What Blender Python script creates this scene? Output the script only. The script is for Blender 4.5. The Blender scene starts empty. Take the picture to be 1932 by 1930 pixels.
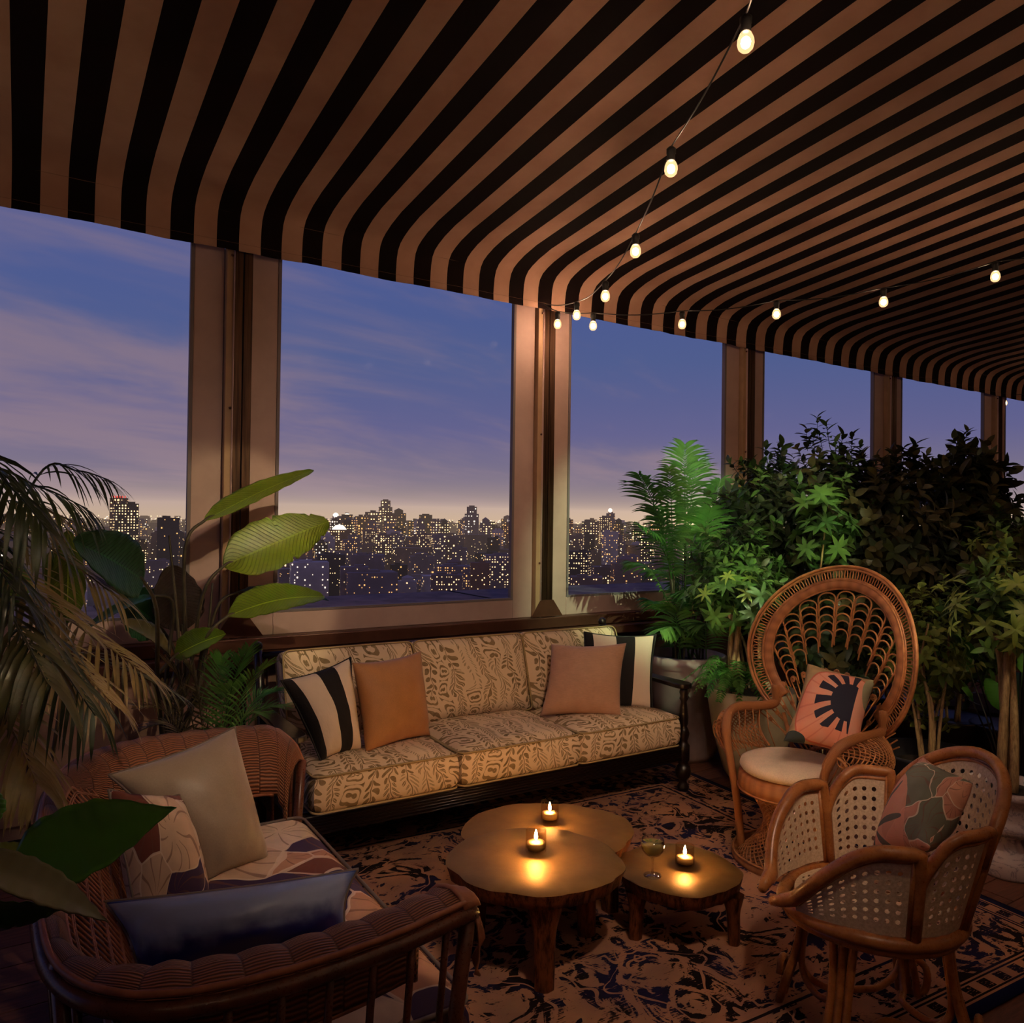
import bpy, bmesh, math, random
import numpy as np
from mathutils import Vector, Matrix, Quaternion, noise as mn
R = math.radians
PI = math.pi
C = bpy.context.scene.collection
sc = bpy.context.scene
rnd = random.Random(7)

# ---------------------------------------------------------------- camera
FP = 1456.39                      # focal length in pixels of the 1932 px wide frame
yaw, pit, rol = R(32.384), R(0.614), R(0.746)
EYE = Vector((0, 0, 1.6))
fw = Vector((math.sin(yaw)*math.cos(pit), math.cos(yaw)*math.cos(pit), math.sin(pit)))
rt0 = Vector((math.cos(yaw), -math.sin(yaw), 0)); up0 = rt0.cross(fw)
rt = math.cos(rol)*rt0 + math.sin(rol)*up0
up = -math.sin(rol)*rt0 + math.cos(rol)*up0
cam = bpy.data.cameras.new('camera'); co = bpy.data.objects.new('camera', cam); C.objects.link(co)
cam.sensor_width = 36; cam.lens = 36*FP/1932; cam.clip_end = 20000; cam.clip_start = 0.05
mw = Matrix((rt, up, -fw)).transposed().to_4x4(); mw.translation = EYE
co.matrix_world = mw
sc.camera = co
def ray(x, y): return fw + rt*((x-966)/FP) + up*((965-y)/FP)
def px(x, y, d): return EYE + ray(x, y)*d                       # a surveyed point at depth d
def pg(x, y, z=0.0): r = ray(x, y); return EYE + r*((z-1.6)/r.z)  # ... on the level z
def py(x, y, Y): r = ray(x, y); return EYE + r*(Y/r.y)            # ... on the plane Y

sc.view_settings.view_transform = 'Standard'
sc.view_settings.look = 'None'
sc.view_settings.gamma = 1.0
sc.view_settings.exposure = 0.0
sc.view_settings.use_curve_mapping = False
try:
    sc.cycles.max_bounces = 6; sc.cycles.transparent_max_bounces = 12
    sc.cycles.caustics_reflective = False; sc.cycles.caustics_refractive = False
    sc.cycles.use_denoising = True
    sc.cycles.sample_clamp_indirect = 4.0
except Exception:
    pass

# ---------------------------------------------------------------- node helpers
class S:
    """a shader socket with arithmetic"""
    def __init__(s, nt, k): s.nt = nt; s.k = k
    def _m(s, op, *a, clamp=False):
        n = s.nt.nodes.new('ShaderNodeMath'); n.operation = op; n.use_clamp = clamp
        for i, v in enumerate((s,)+a):
            if isinstance(v, S): s.nt.links.new(v.k, n.inputs[i])
            else: n.inputs[i].default_value = float(v)
        return S(s.nt, n.outputs[0])
    def __add__(s, o): return s._m('ADD', o)
    __radd__ = __add__
    def __sub__(s, o): return s._m('SUBTRACT', o)
    def __rsub__(s, o): return (s*-1)+o
    def __mul__(s, o): return s._m('MULTIPLY', o)
    __rmul__ = __mul__
    def __truediv__(s, o): return s._m('DIVIDE', o)
    def __lt__(s, o): return s._m('LESS_THAN', o)
    def __gt__(s, o): return s._m('GREATER_THAN', o)
    def abs(s): return s._m('ABSOLUTE')
    def frac(s): return s._m('FRACT')
    def floor(s): return s._m('FLOOR')
    def sin(s): return s._m('SINE')
    def sqrt(s): return s._m('SQRT')
    def pw(s, e): return s._m('POWER', e)
    def mx(s, o): return s._m('MAXIMUM', o)
    def mn(s, o): return s._m('MINIMUM', o)
    def atan2(s, o): return s._m('ARCTAN2', o)
    def clamp(s): return s._m('ADD', 0.0, clamp=True)
    def step(s, a, b):                                # smooth 0..1 between a and b
        n = s.nt.nodes.new('ShaderNodeMapRange'); n.interpolation_type = 'SMOOTHSTEP'
        s.nt.links.new(s.k, n.inputs[0]); n.inputs[1].default_value = a; n.inputs[2].default_value = b
        return S(s.nt, n.outputs[0])

class T:
    def __init__(t, nt): t.nt = nt; t._tc = None
    def tc(t, name):
        if not t._tc: t._tc = t.nt.nodes.new('ShaderNodeTexCoord')
        return t._tc.outputs[name]
    def xyz(t, vec):
        n = t.nt.nodes.new('ShaderNodeSeparateXYZ'); t.nt.links.new(vec, n.inputs[0])
        return [S(t.nt, o) for o in n.outputs]
    def vec(t, x, y, z=0.0):
        n = t.nt.nodes.new('ShaderNodeCombineXYZ')
        for i, v in enumerate((x, y, z)):
            if isinstance(v, S): t.nt.links.new(v.k, n.inputs[i])
            else: n.inputs[i].default_value = v
        return n.outputs[0]
    def noise(t, vec, scale=5, detail=2, rough=0.5, dist=0.0):
        n = t.nt.nodes.new('ShaderNodeTexNoise')
        if vec is not None: t.nt.links.new(vec, n.inputs['Vector'])
        n.inputs['Scale'].default_value = scale; n.inputs['Detail'].default_value = detail
        n.inputs['Roughness'].default_value = rough; n.inputs['Distortion'].default_value = dist
        return S(t.nt, n.outputs[0])
    def white(t, vec):
        n = t.nt.nodes.new('ShaderNodeTexWhiteNoise'); n.noise_dimensions = '3D'
        t.nt.links.new(vec, n.inputs['Vector']); return S(t.nt, n.outputs[0])
    def voro(t, vec, scale=5, feature='F1', rnd=1.0):
        n = t.nt.nodes.new('ShaderNodeTexVoronoi'); n.feature = feature
        t.nt.links.new(vec, n.inputs['Vector']); n.inputs['Scale'].default_value = scale
        n.inputs['Randomness'].default_value = rnd
        return S(t.nt, n.outputs['Distance']), n
    def mix(t, f, a, b):
        n = t.nt.nodes.new('ShaderNodeMix'); n.data_type = 'RGBA'
        for i, v in ((0, f), (6, a), (7, b)):
            if isinstance(v, S): t.nt.links.new(v.k, n.inputs[i])
            elif isinstance(v, (int, float)): n.inputs[i].default_value = v
            elif isinstance(v, tuple): n.inputs[i].default_value = (*v[:3], 1)
            else: t.nt.links.new(v, n.inputs[i])
        return n.outputs[2]
    def bump(t, h, strength=0.3, dist=0.01):
        n = t.nt.nodes.new('ShaderNodeBump'); n.inputs['Strength'].default_value = strength
        n.inputs['Distance'].default_value = dist
        t.nt.links.new(h.k if isinstance(h, S) else h, n.inputs['Height']); return n.outputs[0]

def rgb(r, g, b):
    """8-bit display colour -> linear"""
    f = lambda c: (c/255/12.92) if c/255 <= 0.04045 else ((c/255+0.055)/1.055)**2.4
    return (f(r), f(g), f(b))

def mat(name, col=(0.5, 0.5, 0.5), rough=0.6, metal=0.0, fn=None, spec=0.5, sheen=0.0, trans=0.0):
    m = bpy.data.materials.new(name); m.use_nodes = True
    nt = m.node_tree; b = nt.nodes['Principled BSDF']
    b.inputs['Base Color'].default_value = (*col, 1); b.inputs['Roughness'].default_value = rough
    b.inputs['Metallic'].default_value = metal; b.inputs['Specular IOR Level'].default_value = spec
    if sheen: b.inputs['Sheen Weight'].default_value = sheen
    if trans: b.inputs['Transmission Weight'].default_value = trans
    if fn:
        r = fn(T(nt))
        if not isinstance(r, dict): r = {'col': r}
        for k, s in (('col', 'Base Color'), ('rough', 'Roughness'), ('norm', 'Normal')):
            if k in r:
                v = r[k]; nt.links.new(v.k if isinstance(v, S) else v, b.inputs[s])
    return m

def emis(name, col, st):
    m = bpy.data.materials.new(name); m.use_nodes = True; nt = m.node_tree; nt.nodes.clear()
    e = nt.nodes.new('ShaderNodeEmission'); o = nt.nodes.new('ShaderNodeOutputMaterial')
    e.inputs[0].default_value = (*col, 1); e.inputs[1].default_value = st
    nt.links.new(e.outputs[0], o.inputs[0]); return m

def vari(t, base, amt=0.15, scale=8, coord='Object'):
    """base colour with gentle cloudy variation"""
    n = t.noise(t.tc(coord), scale, 4, 0.6)
    return t.mix(n.step(0.3, 0.7), tuple(c*(1-amt) for c in base), tuple(min(1, c*(1+amt)) for c in base))

# ---------------------------------------------------------------- mesh helpers
class MB:
    def __init__(s): s.v = []; s.f = []; s.uv = {}; s.mi = {}
    def add(s, vs, fs, uvs=None):
        o = len(s.v); s.v += [tuple(p) for p in vs]
        for i, f in enumerate(fs):
            if uvs is not None: s.uv[len(s.f)] = [uvs[j] for j in f]
            s.f.append(tuple(o+j for j in f))
        return s
    def box(s, c, d, rz=0.0, mtx=None):
        x, y, z = (q/2 for q in d)
        vs = [Vector((a*x, b*y, e*z)) for a in (-1, 1) for b in (-1, 1) for e in (-1, 1)]
        q = Matrix.Rotation(rz, 3, 'Z')
        vs = [(mtx @ v if mtx else q @ v) + Vector(c) for v in vs]
        return s.add(vs, [(0, 1, 3, 2), (4, 6, 7, 5), (0, 4, 5, 1), (2, 3, 7, 6), (0, 2, 6, 4), (1, 5, 7, 3)])
    def span(s, a, b):
        return s.box([(p+q)/2 for p, q in zip(a, b)], [abs(q-p) for p, q in zip(a, b)])
    def tube(s, pts, r, n=8, closed=False, cap=True, flat=None):
        pts = [Vector(p) for p in pts]; L = len(pts)
        rr = r if isinstance(r, (list, tuple)) else [r]*L
        tang = []
        for i in range(L):
            a = pts[(i-1) % L] if (closed or i > 0) else pts[i]
            b = pts[(i+1) % L] if (closed or i < L-1) else pts[i]
            d = (b-a); tang.append(d.normalized() if d.length > 1e-9 else Vector((0, 0, 1)))
        ref = Vector((0, 0, 1)) if abs(tang[0].z) < 0.9 else Vector((1, 0, 0))
        nx = tang[0].cross(ref).normalized(); vs = []; us = []
        acc = 0
        for i in range(L):
            nx = (nx - tang[i]*nx.dot(tang[i]))
            nx = nx.normalized() if nx.length > 1e-6 else tang[i].orthogonal().normalized()
            ny = tang[i].cross(nx)
            if i: acc += (pts[i]-pts[i-1]).length
            for k in range(n):
                a = 2*PI*k/n
                vs.append(pts[i] + nx*math.cos(a)*rr[i] + ny*math.sin(a)*rr[i]*(flat or 1)); us.append((k/n, acc))
        fs = []
        for i in range(L if closed else L-1):
            j = (i+1) % L
            for k in range(n):
                m = (k+1) % n
                fs.append((i*n+k, i*n+m, j*n+m, j*n+k))
        if cap and not closed:
            fs.append(tuple(range(n))[::-1]); fs.append(tuple((L-1)*n+k for k in range(n)))
        return s.add(vs, fs, us)
    def lathe(s, prof, n=24, c=(0, 0, 0), closed=False, wob=None):
        vs = []; us = []
        for i, (r, z) in enumerate(prof):
            for k in range(n):
                a = 2*PI*k/n; q = r*(wob(a, z) if wob else 1)
                vs.append((c[0]+q*math.cos(a), c[1]+q*math.sin(a), c[2]+z)); us.append((k/n, i/len(prof)))
        fs = []
        for i in range(len(prof)-1):
            for k in range(n):
                m = (k+1) % n
                fs.append((i*n+k, i*n+m, (i+1)*n+m, (i+1)*n+k))
        if prof[0][0] > 1e-6 and not closed: fs.append(tuple(range(n))[::-1])
        if prof[-1][0] > 1e-6 and not closed: fs.append(tuple((len(prof)-1)*n+k for k in range(n)))
        return s.add(vs, fs, us)
    def grid(s, f, nu, nv, wrap=False, flip=False):
        vs = []; us = []
        for i in range(nu+1):
            for j in range(nv+1):
                u, v = i/nu, j/nv; vs.append(f(u, v)); us.append((u, v))
        fs = []
        for i in range(nu):
            for j in range(nv):
                a = i*(nv+1)+j; q = (a, a+nv+1, a+nv+2, a+1)
                fs.append(q[::-1] if flip else q)
        return s.add(vs, fs, us)
    def sphere(s, c, r, n=12, m=8, sz=1.0):
        return s.lathe([(max(1e-7, r*math.sin(PI*i/m)), -r*sz*math.cos(PI*i/m)) for i in range(m+1)], n, c, closed=True)
    def prism(s, poly, z0, z1, top_off=0.0):
        n = len(poly); vs = [(x, y, z0) for x, y in poly]+[(x, y, z1) for x, y in poly]
        fs = [tuple(range(n))[::-1], tuple(range(n, 2*n))]+[(i, (i+1) % n, n+(i+1) % n, n+i) for i in range(n)]
        return s.add(vs, fs)
    def mesh(s, name, smooth=True):
        me = bpy.data.meshes.new(name); me.from_pydata(s.v, [], s.f)
        if s.uv:
            ul = me.uv_layers.new(name='UVMap')
            for i, p in enumerate(me.polygons):
                u = s.uv.get(i)
                if u:
                    for li, q in zip(p.loop_indices, u): ul.data[li].uv = q
        if smooth:
            me.polygons.foreach_set('use_smooth', [True]*len(me.polygons))
        me.update(); return me
    def build(s, name, m=None, parent=None, smooth=True, auto=None, bevel=0, mtx=None, solid=0, sub=0):
        me = s.mesh(name, smooth); return link(name, me, m, parent, bevel, mtx, solid, auto, sub)

def link(name, me, m=None, parent=None, bevel=0, mtx=None, solid=0, auto=None, sub=0):
    o = bpy.data.objects.new(name, me); C.objects.link(o)
    if m and not me.materials: me.materials.append(m)
    if parent: o.parent = parent
    if mtx is not None: o.matrix_local = mtx
    if solid:
        md = o.modifiers.new('solid', 'SOLIDIFY'); md.thickness = solid; md.offset = 0
    if bevel:
        md = o.modifiers.new('bevel', 'BEVEL'); md.width = bevel; md.segments = 2; md.limit_method = 'ANGLE'
        md.harden_normals = False
    if sub:
        md = o.modifiers.new('sub', 'SUBSURF'); md.levels = sub; md.render_levels = sub
    if auto or bevel:
        me.polygons.foreach_set('use_smooth', [True]*len(me.polygons))
        try: me.set_sharp_from_angle(angle=R(35))
        except Exception: pass
    return o

def thing(name, label, cat, loc=(0, 0, 0), rz=0.0, group=None):
    o = bpy.data.objects.new(name, None); C.objects.link(o); o.empty_display_size = 0.1
    o.location = loc; o.rotation_euler = (0, 0, rz); tag(o, label, cat, group); return o
def tag(o, label, cat, group=None, kind=None):
    if label: o['label'] = label
    if cat: o['category'] = cat
    if group: o['group'] = group
    if kind: o['kind'] = kind
    return o
def struct(o): o['kind'] = 'structure'; return o
def stuff(o): o['kind'] = 'stuff'; return o
def frame(loc, x, z):
    """matrix from a location, an x axis and a z-ish axis"""
    x = Vector(x).normalized(); z = Vector(z); z = (z-x*z.dot(x)).normalized(); y = z.cross(x)
    m = Matrix((x, y, z)).transposed().to_4x4(); m.translation = Vector(loc); return m
def bez(pts, n=8, closed=False):
    """Catmull-Rom through points"""
    P = [Vector(p) for p in pts]; L = len(P); out = []
    g = (lambda i: P[i % L]) if closed else (lambda i: P[0]*2-P[1] if i < 0 else (P[-1]*2-P[-2] if i >= L else P[i]))
    for i in range(L if closed else L-1):
        a, b, c, d = g(i-1), g(i), g(i+1), g(i+2)
        for k in range(n):
            t = k/n
            out.append(0.5*((2*b)+(c-a)*t+(2*a-5*b+4*c-d)*t*t+(3*b-a-3*c+d)*t**3))
    if not closed: out.append(P[-1])
    return out

# ---------------------------------------------------------------- world (dusk sky)
w = bpy.data.worlds.new('dusk'); sc.world = w; w.use_nodes = True; nt = w.node_tree; nt.nodes.clear()
t = T(nt)
gx, gy, gz = t.xyz(t.tc('Generated'))
el = gz.mx(0.0)
ramp = nt.nodes.new('ShaderNodeValToRGB'); nt.links.new(el.k, ramp.inputs[0])
cr = ramp.color_ramp
stops = [(0.0, (140, 122, 112)), (0.02, (122, 110, 120)), (0.05, (104, 99, 128)), (0.11, (86, 90, 140)), (0.2, (72, 90, 142)),
         (0.34, (70, 88, 148)), (0.6, (50, 66, 134)), (1.0, (38, 50, 112))]
cr.elements[0].position = 0; cr.elements[0].color = (*rgb(*stops[0][1]), 1)
cr.elements[1].position = 1; cr.elements[1].color = (*rgb(*stops[-1][1]), 1)
for p_, c_ in stops[1:-1]:
    e_ = cr.elements.new(p_); e_.color = (*rgb(*c_), 1)
inv = 1.0/1.0
zz = gz+0.14
cx, cy = gx/zz, gy/zz                         # cloud layer seen in perspective
n1 = t.noise(t.vec(cx*0.55+cy*0.12+3.1, cy*1.25-cx*0.35, 0.3), 0.9, 6, 0.58, 0.35)
n2 = t.noise(t.vec(cx*0.35, cy*0.9-cx*0.3, 2.3), 0.55, 3, 0.5)
az = (gx/(gy.mx(0.05)+0.02))                  # fewer clouds towards the right
cl = (n1*0.66+n2*0.42 - (az-0.30).mx(0.0).mn(1.2)*0.13).step(0.45, 0.62)
cl = cl*gz.step(0.0, 0.05)*0.80
skyc = t.mix(cl, ramp.outputs[0], rgb(134, 116, 134))
bg = nt.nodes.new('ShaderNodeBackground'); out = nt.nodes.new('ShaderNodeOutputWorld')
nt.links.new(skyc, bg.inputs[0]); bg.inputs[1].default_value = 1.0; nt.links.new(bg.outputs[0], out.inputs[0])

# ---------------------------------------------------------------- materials
def wood_fn(c1, c2, sc_=(1, 14, 14), bump=0.15):
    def f(t):
        x, y, z = t.xyz(t.tc('Object'))
        n = t.noise(t.vec(x*sc_[0], y*sc_[1], z*sc_[2]), 3, 5, 0.65, 0.6)
        return {'col': t.mix(n.step(0.3, 0.7), c1, c2), 'norm': t.bump(n, bump, 0.004)}
    return f
M = {}
M['cream'] = mat('cream frame paint', rough=0.6, fn=lambda t: vari(t, rgb(190, 158, 150), 0.10, 3))
M['cream2'] = mat('beige post cover', rough=0.6, fn=lambda t: vari(t, rgb(176, 140, 108), 0.12, 4))
M['gasket'] = mat('grey glazing bead', rgb(120, 108, 110), 0.6)
def postf(t):
    x, y, z = t.xyz(t.tc('Object'))
    n = t.noise(t.vec(x*40, y*40, z*1.2), 1.2, 6, 0.7)
    s = t.noise(t.tc('Object'), 30, 3, 0.7)
    return {'col': t.mix(n.step(0.35, 0.65), rgb(44, 26, 20), rgb(84, 58, 42)), 'rough': (s*0.25+0.33), 'norm': t.bump(n, 0.1, 0.002)}
M['post'] = mat('scuffed bronze metal', metal=0.75, fn=postf)
M['ledge'] = mat('dark bronze ledge', metal=0.35, rough=0.4, fn=lambda t: vari(t, rgb(92, 56, 44), 0.2, 6))
def stucco(t):
    n = t.noise(t.tc('Object'), 60, 5, 0.7)
    return {'col': vari(t, rgb(140, 106, 94), 0.12, 4), 'norm': t.bump(n, 0.25, 0.004)}
M['stucco'] = mat('painted parapet render', rough=0.85, fn=stucco)
M['roof'] = mat('blue grey roof membrane', rough=0.85, fn=lambda t: vari(t, rgb(112, 96, 104), 0.35, 5))
def glassmat(name, tint, gl=0.06, rough=0.02):
    m = bpy.data.materials.new(name); m.use_nodes = True; nt = m.node_tree; nt.nodes.clear()
    o = nt.nodes.new('ShaderNodeOutputMaterial'); a = nt.nodes.new('ShaderNodeBsdfTransparent'); a.inputs[0].default_value = (*tint, 1)
    g = nt.nodes.new('ShaderNodeBsdfGlossy'); g.inputs['Roughness'].default_value = rough
    lw = nt.nodes.new('ShaderNodeLayerWeight'); lw.inputs[0].default_value = 0.35
    pw_ = nt.nodes.new('ShaderNodeMath'); pw_.operation = 'POWER'; pw_.inputs[1].default_value = 3.0; nt.links.new(lw.outputs['Facing'], pw_.inputs[0])
    mx = nt.nodes.new('ShaderNodeMath'); mx.operation = 'MULTIPLY_ADD'; mx.inputs[1].default_value = gl; mx.inputs[2].default_value = gl*0.06; mx.use_clamp = True
    nt.links.new(pw_.outputs[0], mx.inputs[0])
    s = nt.nodes.new('ShaderNodeMixShader'); nt.links.new(mx.outputs[0], s.inputs[0])
    nt.links.new(a.outputs[0], s.inputs[1]); nt.links.new(g.outputs[0], s.inputs[2]); nt.links.new(s.outputs[0], o.inputs[0]); return m
M['pane'] = glassmat('clear vinyl pane', (0.97, 0.97, 0.98), 0.006, 0.1)

PER = 0.2359; X0 = -0.07                                      # stripe period, left edge of one dark stripe
def awn(t):
    x, y, z = t.xyz(t.tc('Object'))
    s = ((x-X0)/PER+200).frac()
    dark = (s < 0.5)
    n = t.noise(t.tc('Object'), 2.2, 4, 0.6)
    weave = t.noise(t.vec(x*300, y*60, z*60), 1, 2, 0.5)
    cream = t.mix(n.step(0.3, 0.7), rgb(176, 132, 112), rgb(194, 152, 132))
    blk = t.mix(n.step(0.4, 0.7), rgb(16, 6, 7), rgb(24, 10, 11))
    hem = ((z-3.115).abs() < 0.0012).mx((z-3.268).abs() < 0.0013)*(y > 4.4)
    c = t.mix(hem*0.55, t.mix(dark, cream, blk), rgb(120, 92, 78))
    return {'col': c, 'norm': t.bump(weave, 0.05, 0.002)}
M['awning'] = mat('black and cream striped canvas', rough=0.9, spec=0.15, fn=awn)

# ---------------------------------------------------------------- setting: floor, parapet, windows
def plankf(t):
    x, y, z = t.xyz(t.tc('Object'))
    oi = t.nt.nodes.new('ShaderNodeObjectInfo')
    r = S(t.nt, oi.outputs['Random'])
    n = t.noise(t.vec(x*2.2+r*40, y*30, z*30), 2, 6, 0.7, 0.5)
    c = t.mix(n.step(0.3, 0.75), rgb(66, 34, 26), rgb(126, 74, 54))
    c = t.mix(r*0.6, c, rgb(104, 66, 56))
    return {'col': c, 'norm': t.bump(n, 0.3, 0.003)}
M['plank'] = mat('worn red brown deck boards', rough=0.65, fn=plankf)
fl = MB().span((-3, -3, -0.1), (13.5, 4.6, -0.02)).build('floor', mat('dark under floor', rgb(24, 14, 12), 0.9), smooth=False); struct(fl)
pm = MB().box((0, 0, 0), (2.4, 0.142, 0.02)).mesh('plank', False); pm.materials.append(M['plank'])
row = 0
yy = -0.2
while yy < 4.5 and row < 34:
    xx = -2.4+(row*0.83) % 2.4
    k = 0
    while xx < 12:
        # leave out boards wholly beneath the rug
        if not (xx > 0.35 and xx+2.4 < 3.3 and 1.5 < yy < 3.9):
            o = link('plank', pm, None, fl, mtx=Matrix.Translation((xx+1.2, yy, -0.01)))
        xx += 2.406
    yy += 0.147; row += 1

wl = MB()
wl.span((-3, 4.5, 0), (13.5, 4.66, 0.92)); wl = struct(wl.build('wall_window_side', M['stucco'], smooth=False))
for i in range(7):                                        # raised panels of the parapet
    a = 1.16+2.094*(i-1)
    b = MB().box((a+0.93, 4.485, 0.40), (1.78, 0.03, 0.66)).build('wall_panel', M['stucco'], wl, bevel=0.006)
tr = MB().span((-3, 4.42, 0.845), (13.5, 4.52, 0.92)).build('trim_1', M['ledge'], bevel=0.006); struct(tr)
tr = MB().span((-3, 4.33, 0.785), (13.5, 4.50, 0.842)).build('trim_2', M['ledge'], bevel=0.006); struct(tr)
for sgn, nm, a, b in ((0, 'wall_back', (-3, -3.1, 0), (13.5, -3, 4.2)), (1, 'wall_left', (-3.1, -3, 0), (-3, 4.6, 4.2)), (2, 'wall_right', (13.5, -3, 0), (13.6, 4.6, 4.2))):
    if sgn == 1:
        b = (-3, 1.6, 4.2)
    struct(MB().span(a, b).build(nm, M['stucco'], smooth=False))

P0, SP = 1.018, 2.094
for i in range(-2, 6):
    X = P0+SP*i
    # bronze post of two flat bars
    st = bpy.data.objects.new('trim_%d' % (i+5), None); C.objects.link(st); st.location = (X, 4.5, 0); struct(st)
    MB().span((-0.040, -0.05, 0.92), (0.006, 0.06, 3.1)).build('post_bar', M['post'], st, bevel=0.003)
    MB().span((0.010, -0.05, 0.92), (0.058, 0.06, 3.1)).build('post_bar', M['post'], st, bevel=0.003)
    MB().span((-0.040, -0.06, 0.0), (0.058, 0.02, 0.79)).build('post_foot', M['post'], st, bevel=0.003)
    MB().span((-0.082, -0.042, 0.92), (-0.043, 0.05, 3.1)).build('post_cover', M['cream2'], st, bevel=0.003)
    MB().span((-0.046, -0.055, 0.92), (-0.040, 0.0, 3.1)).build('bead', M['cream'], st)
    g = MB(); g.add([(-0.12, -0.056, 0.925), (0.145, -0.056, 0.925), (0.062, -0.056, 1.04), (-0.044, -0.056, 1.04),
                     (-0.12, -0.048, 0.925), (0.145, -0.048, 0.925), (0.062, -0.048, 1.04), (-0.044, -0.048, 1.04)],
                    [(0, 1, 2, 3), (7, 6, 5, 4), (0, 4, 5, 1), (1, 5, 6, 2), (2, 6, 7, 3), (3, 7, 4, 0)])
    g.build('gusset_plate', M['ledge'], st, smooth=False)
    for zz_ in (1.3, 2.2, 3.05):
        MB().sphere((-0.055, -0.05, zz_), 0.008, 8, 5).build('screw', M['ledge'], st)
for i in range(-2, 5):
    a = P0+SP*i; gl, gr = a+0.232, a+SP-0.262            # visible glass
    wd = bpy.data.objects.new('window_%d' % (i+3), None); C.objects.link(wd); wd.location = (a, 4.5, 0.92); struct(wd)
    zt = 3.2-0.92
    fr = MB()
    fr.span((0.062, 0, 0), (0.232-0.018, 0.04, zt)); fr.span((SP-0.262+0.018, 0, 0), (SP-0.086, 0.04, zt))
    fr.span((0.232-0.018, 0, 0), (SP-0.262+0.018, 0.04, 0.128)); fr.span((0.2, 0, zt-0.06), (SP-0.25, 0.04, zt))
    fr.build('window_frame', M['cream'], wd, bevel=0.003)
    gk = MB()
    gk.span((0.214, -0.004, 0.128), (0.232, 0.03, zt-0.06)); gk.span((SP-0.262, -0.004, 0.128), (SP-0.244, 0.03, zt-0.06))
    gk.span((0.232, -0.004, 0.128), (SP-0.262, 0.03, 0.142))
    gk.build('glazing_bead', M['gasket'], wd, smooth=False)
    MB().span((0.225, 0.014, 0.135), (SP-0.255, 0.018, zt-0.055)).build('pane', M['pane'], wd, smooth=False)

# outside roof ledge
rf = MB().span((-12, 4.75, 0.6), (22, 5.72, 1.0)).build('trim_20', M['roof'], smooth=False); struct(rf)
for k in range(12):
    MB().span((-10+k*2.6, 4.76, 1.0), (-9.985+k*2.6, 5.72, 1.006)).build('roof_seam', mat('seam', rgb(20, 20, 30), 0.9) if k == 0 else bpy.data.materials['seam'], rf, smooth=False)

# ---------------------------------------------------------------- awning
prof = [(4.43, 3.072), (4.432, 3.12), (4.428, 3.17), (4.422, 3.215), (4.405, 3.262), (4.37, 3.296), (4.32, 3.318), (4.24, 3.342), (4.1, 3.368)]
a0 = 0.097
yv = 3.9
while yv > -2.95:
    prof.append((yv, 3.368+a0*(4.1-yv))); yv -= 0.35
def awf(u, v):
    x = -2.96+16.42*u
    i = v*(len(prof)-1); k = min(int(i), len(prof)-2); f_ = i-k
    y = prof[k][0]*(1-f_)+prof[k+1][0]*f_; z = prof[k][1]*(1-f_)+prof[k+1][1]*f_
    d = max(0.0, 1-abs(y-4.36)/0.3)
    z += 0.012*d*mn.noise(Vector((x*2.4, 0, 0)))+0.006*d*mn.noise(Vector((x*9, 3, 0)))
    y += 0.008*max(0, 1-(z-3.072)/0.25)*mn.noise(Vector((x*5, 8, z*4))) if z < 3.30 else 0
    z -= 0.012*math.sin(PI*min(1, max(0, (4.1-y)/7)))*(0.5+0.5*mn.noise(Vector((x*1.3, y*0.5, 4))))
    return (x, y, z)
aw = MB().grid(awf, 330, len(prof)-1).build('striped_awning', M['awning'], solid=0.002)
tag(aw, 'black and cream striped canvas awning with a scalloped front fold over the whole terrace', 'awning')
# aluminium front bar carrying the awning edge
fb = MB().span((-3, 4.47, 3.2), (13.5, 4.56, 3.27)).build('trim_30', M['cream'], smooth=False); struct(fb)
# ---------------------------------------------------------------- the city beyond the parapet
GZ = -62.0                                     # street level below the terrace
cg = MB().span((-3500, 60, GZ-1), (6500, 8000, GZ)).build('ground', mat('dark city ground', rough=0.9, fn=lambda t: vari(t, rgb(48, 42, 58), 0.5, 0.01)), smooth=False); struct(cg)
def bmat(name, c): return mat(name, rough=0.85, fn=lambda t: vari(t, rgb(*c), 0.2, 0.05))
BM = [bmat('dusky brown facade', (120, 92, 98)), bmat('mauve grey facade', (124, 104, 118)), bmat('brick facade', (130, 88, 82)),
      bmat('pale facade', (184, 166, 170)), bmat('dark facade', (66, 54, 70))]
WM = [emis('warm lit windows', (1.0, 0.66, 0.30), 2.6), emis('amber lit windows', (1.0, 0.50, 0.16), 1.6),
      emis('white lit windows', (1.0, 0.85, 0.62), 2.4), emis('red beacon', (1.0, 0.08, 0.06), 1.5)]
def azd(x, d): r = ray(x, 980); r.z = 0; r.normalize(); return Vector((r.x*d, r.y*d, 0))
def px_h(y, d):                                # height above street of pixel row y at distance d
    return 1.6-(y-981)/FP*d-GZ
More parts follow.
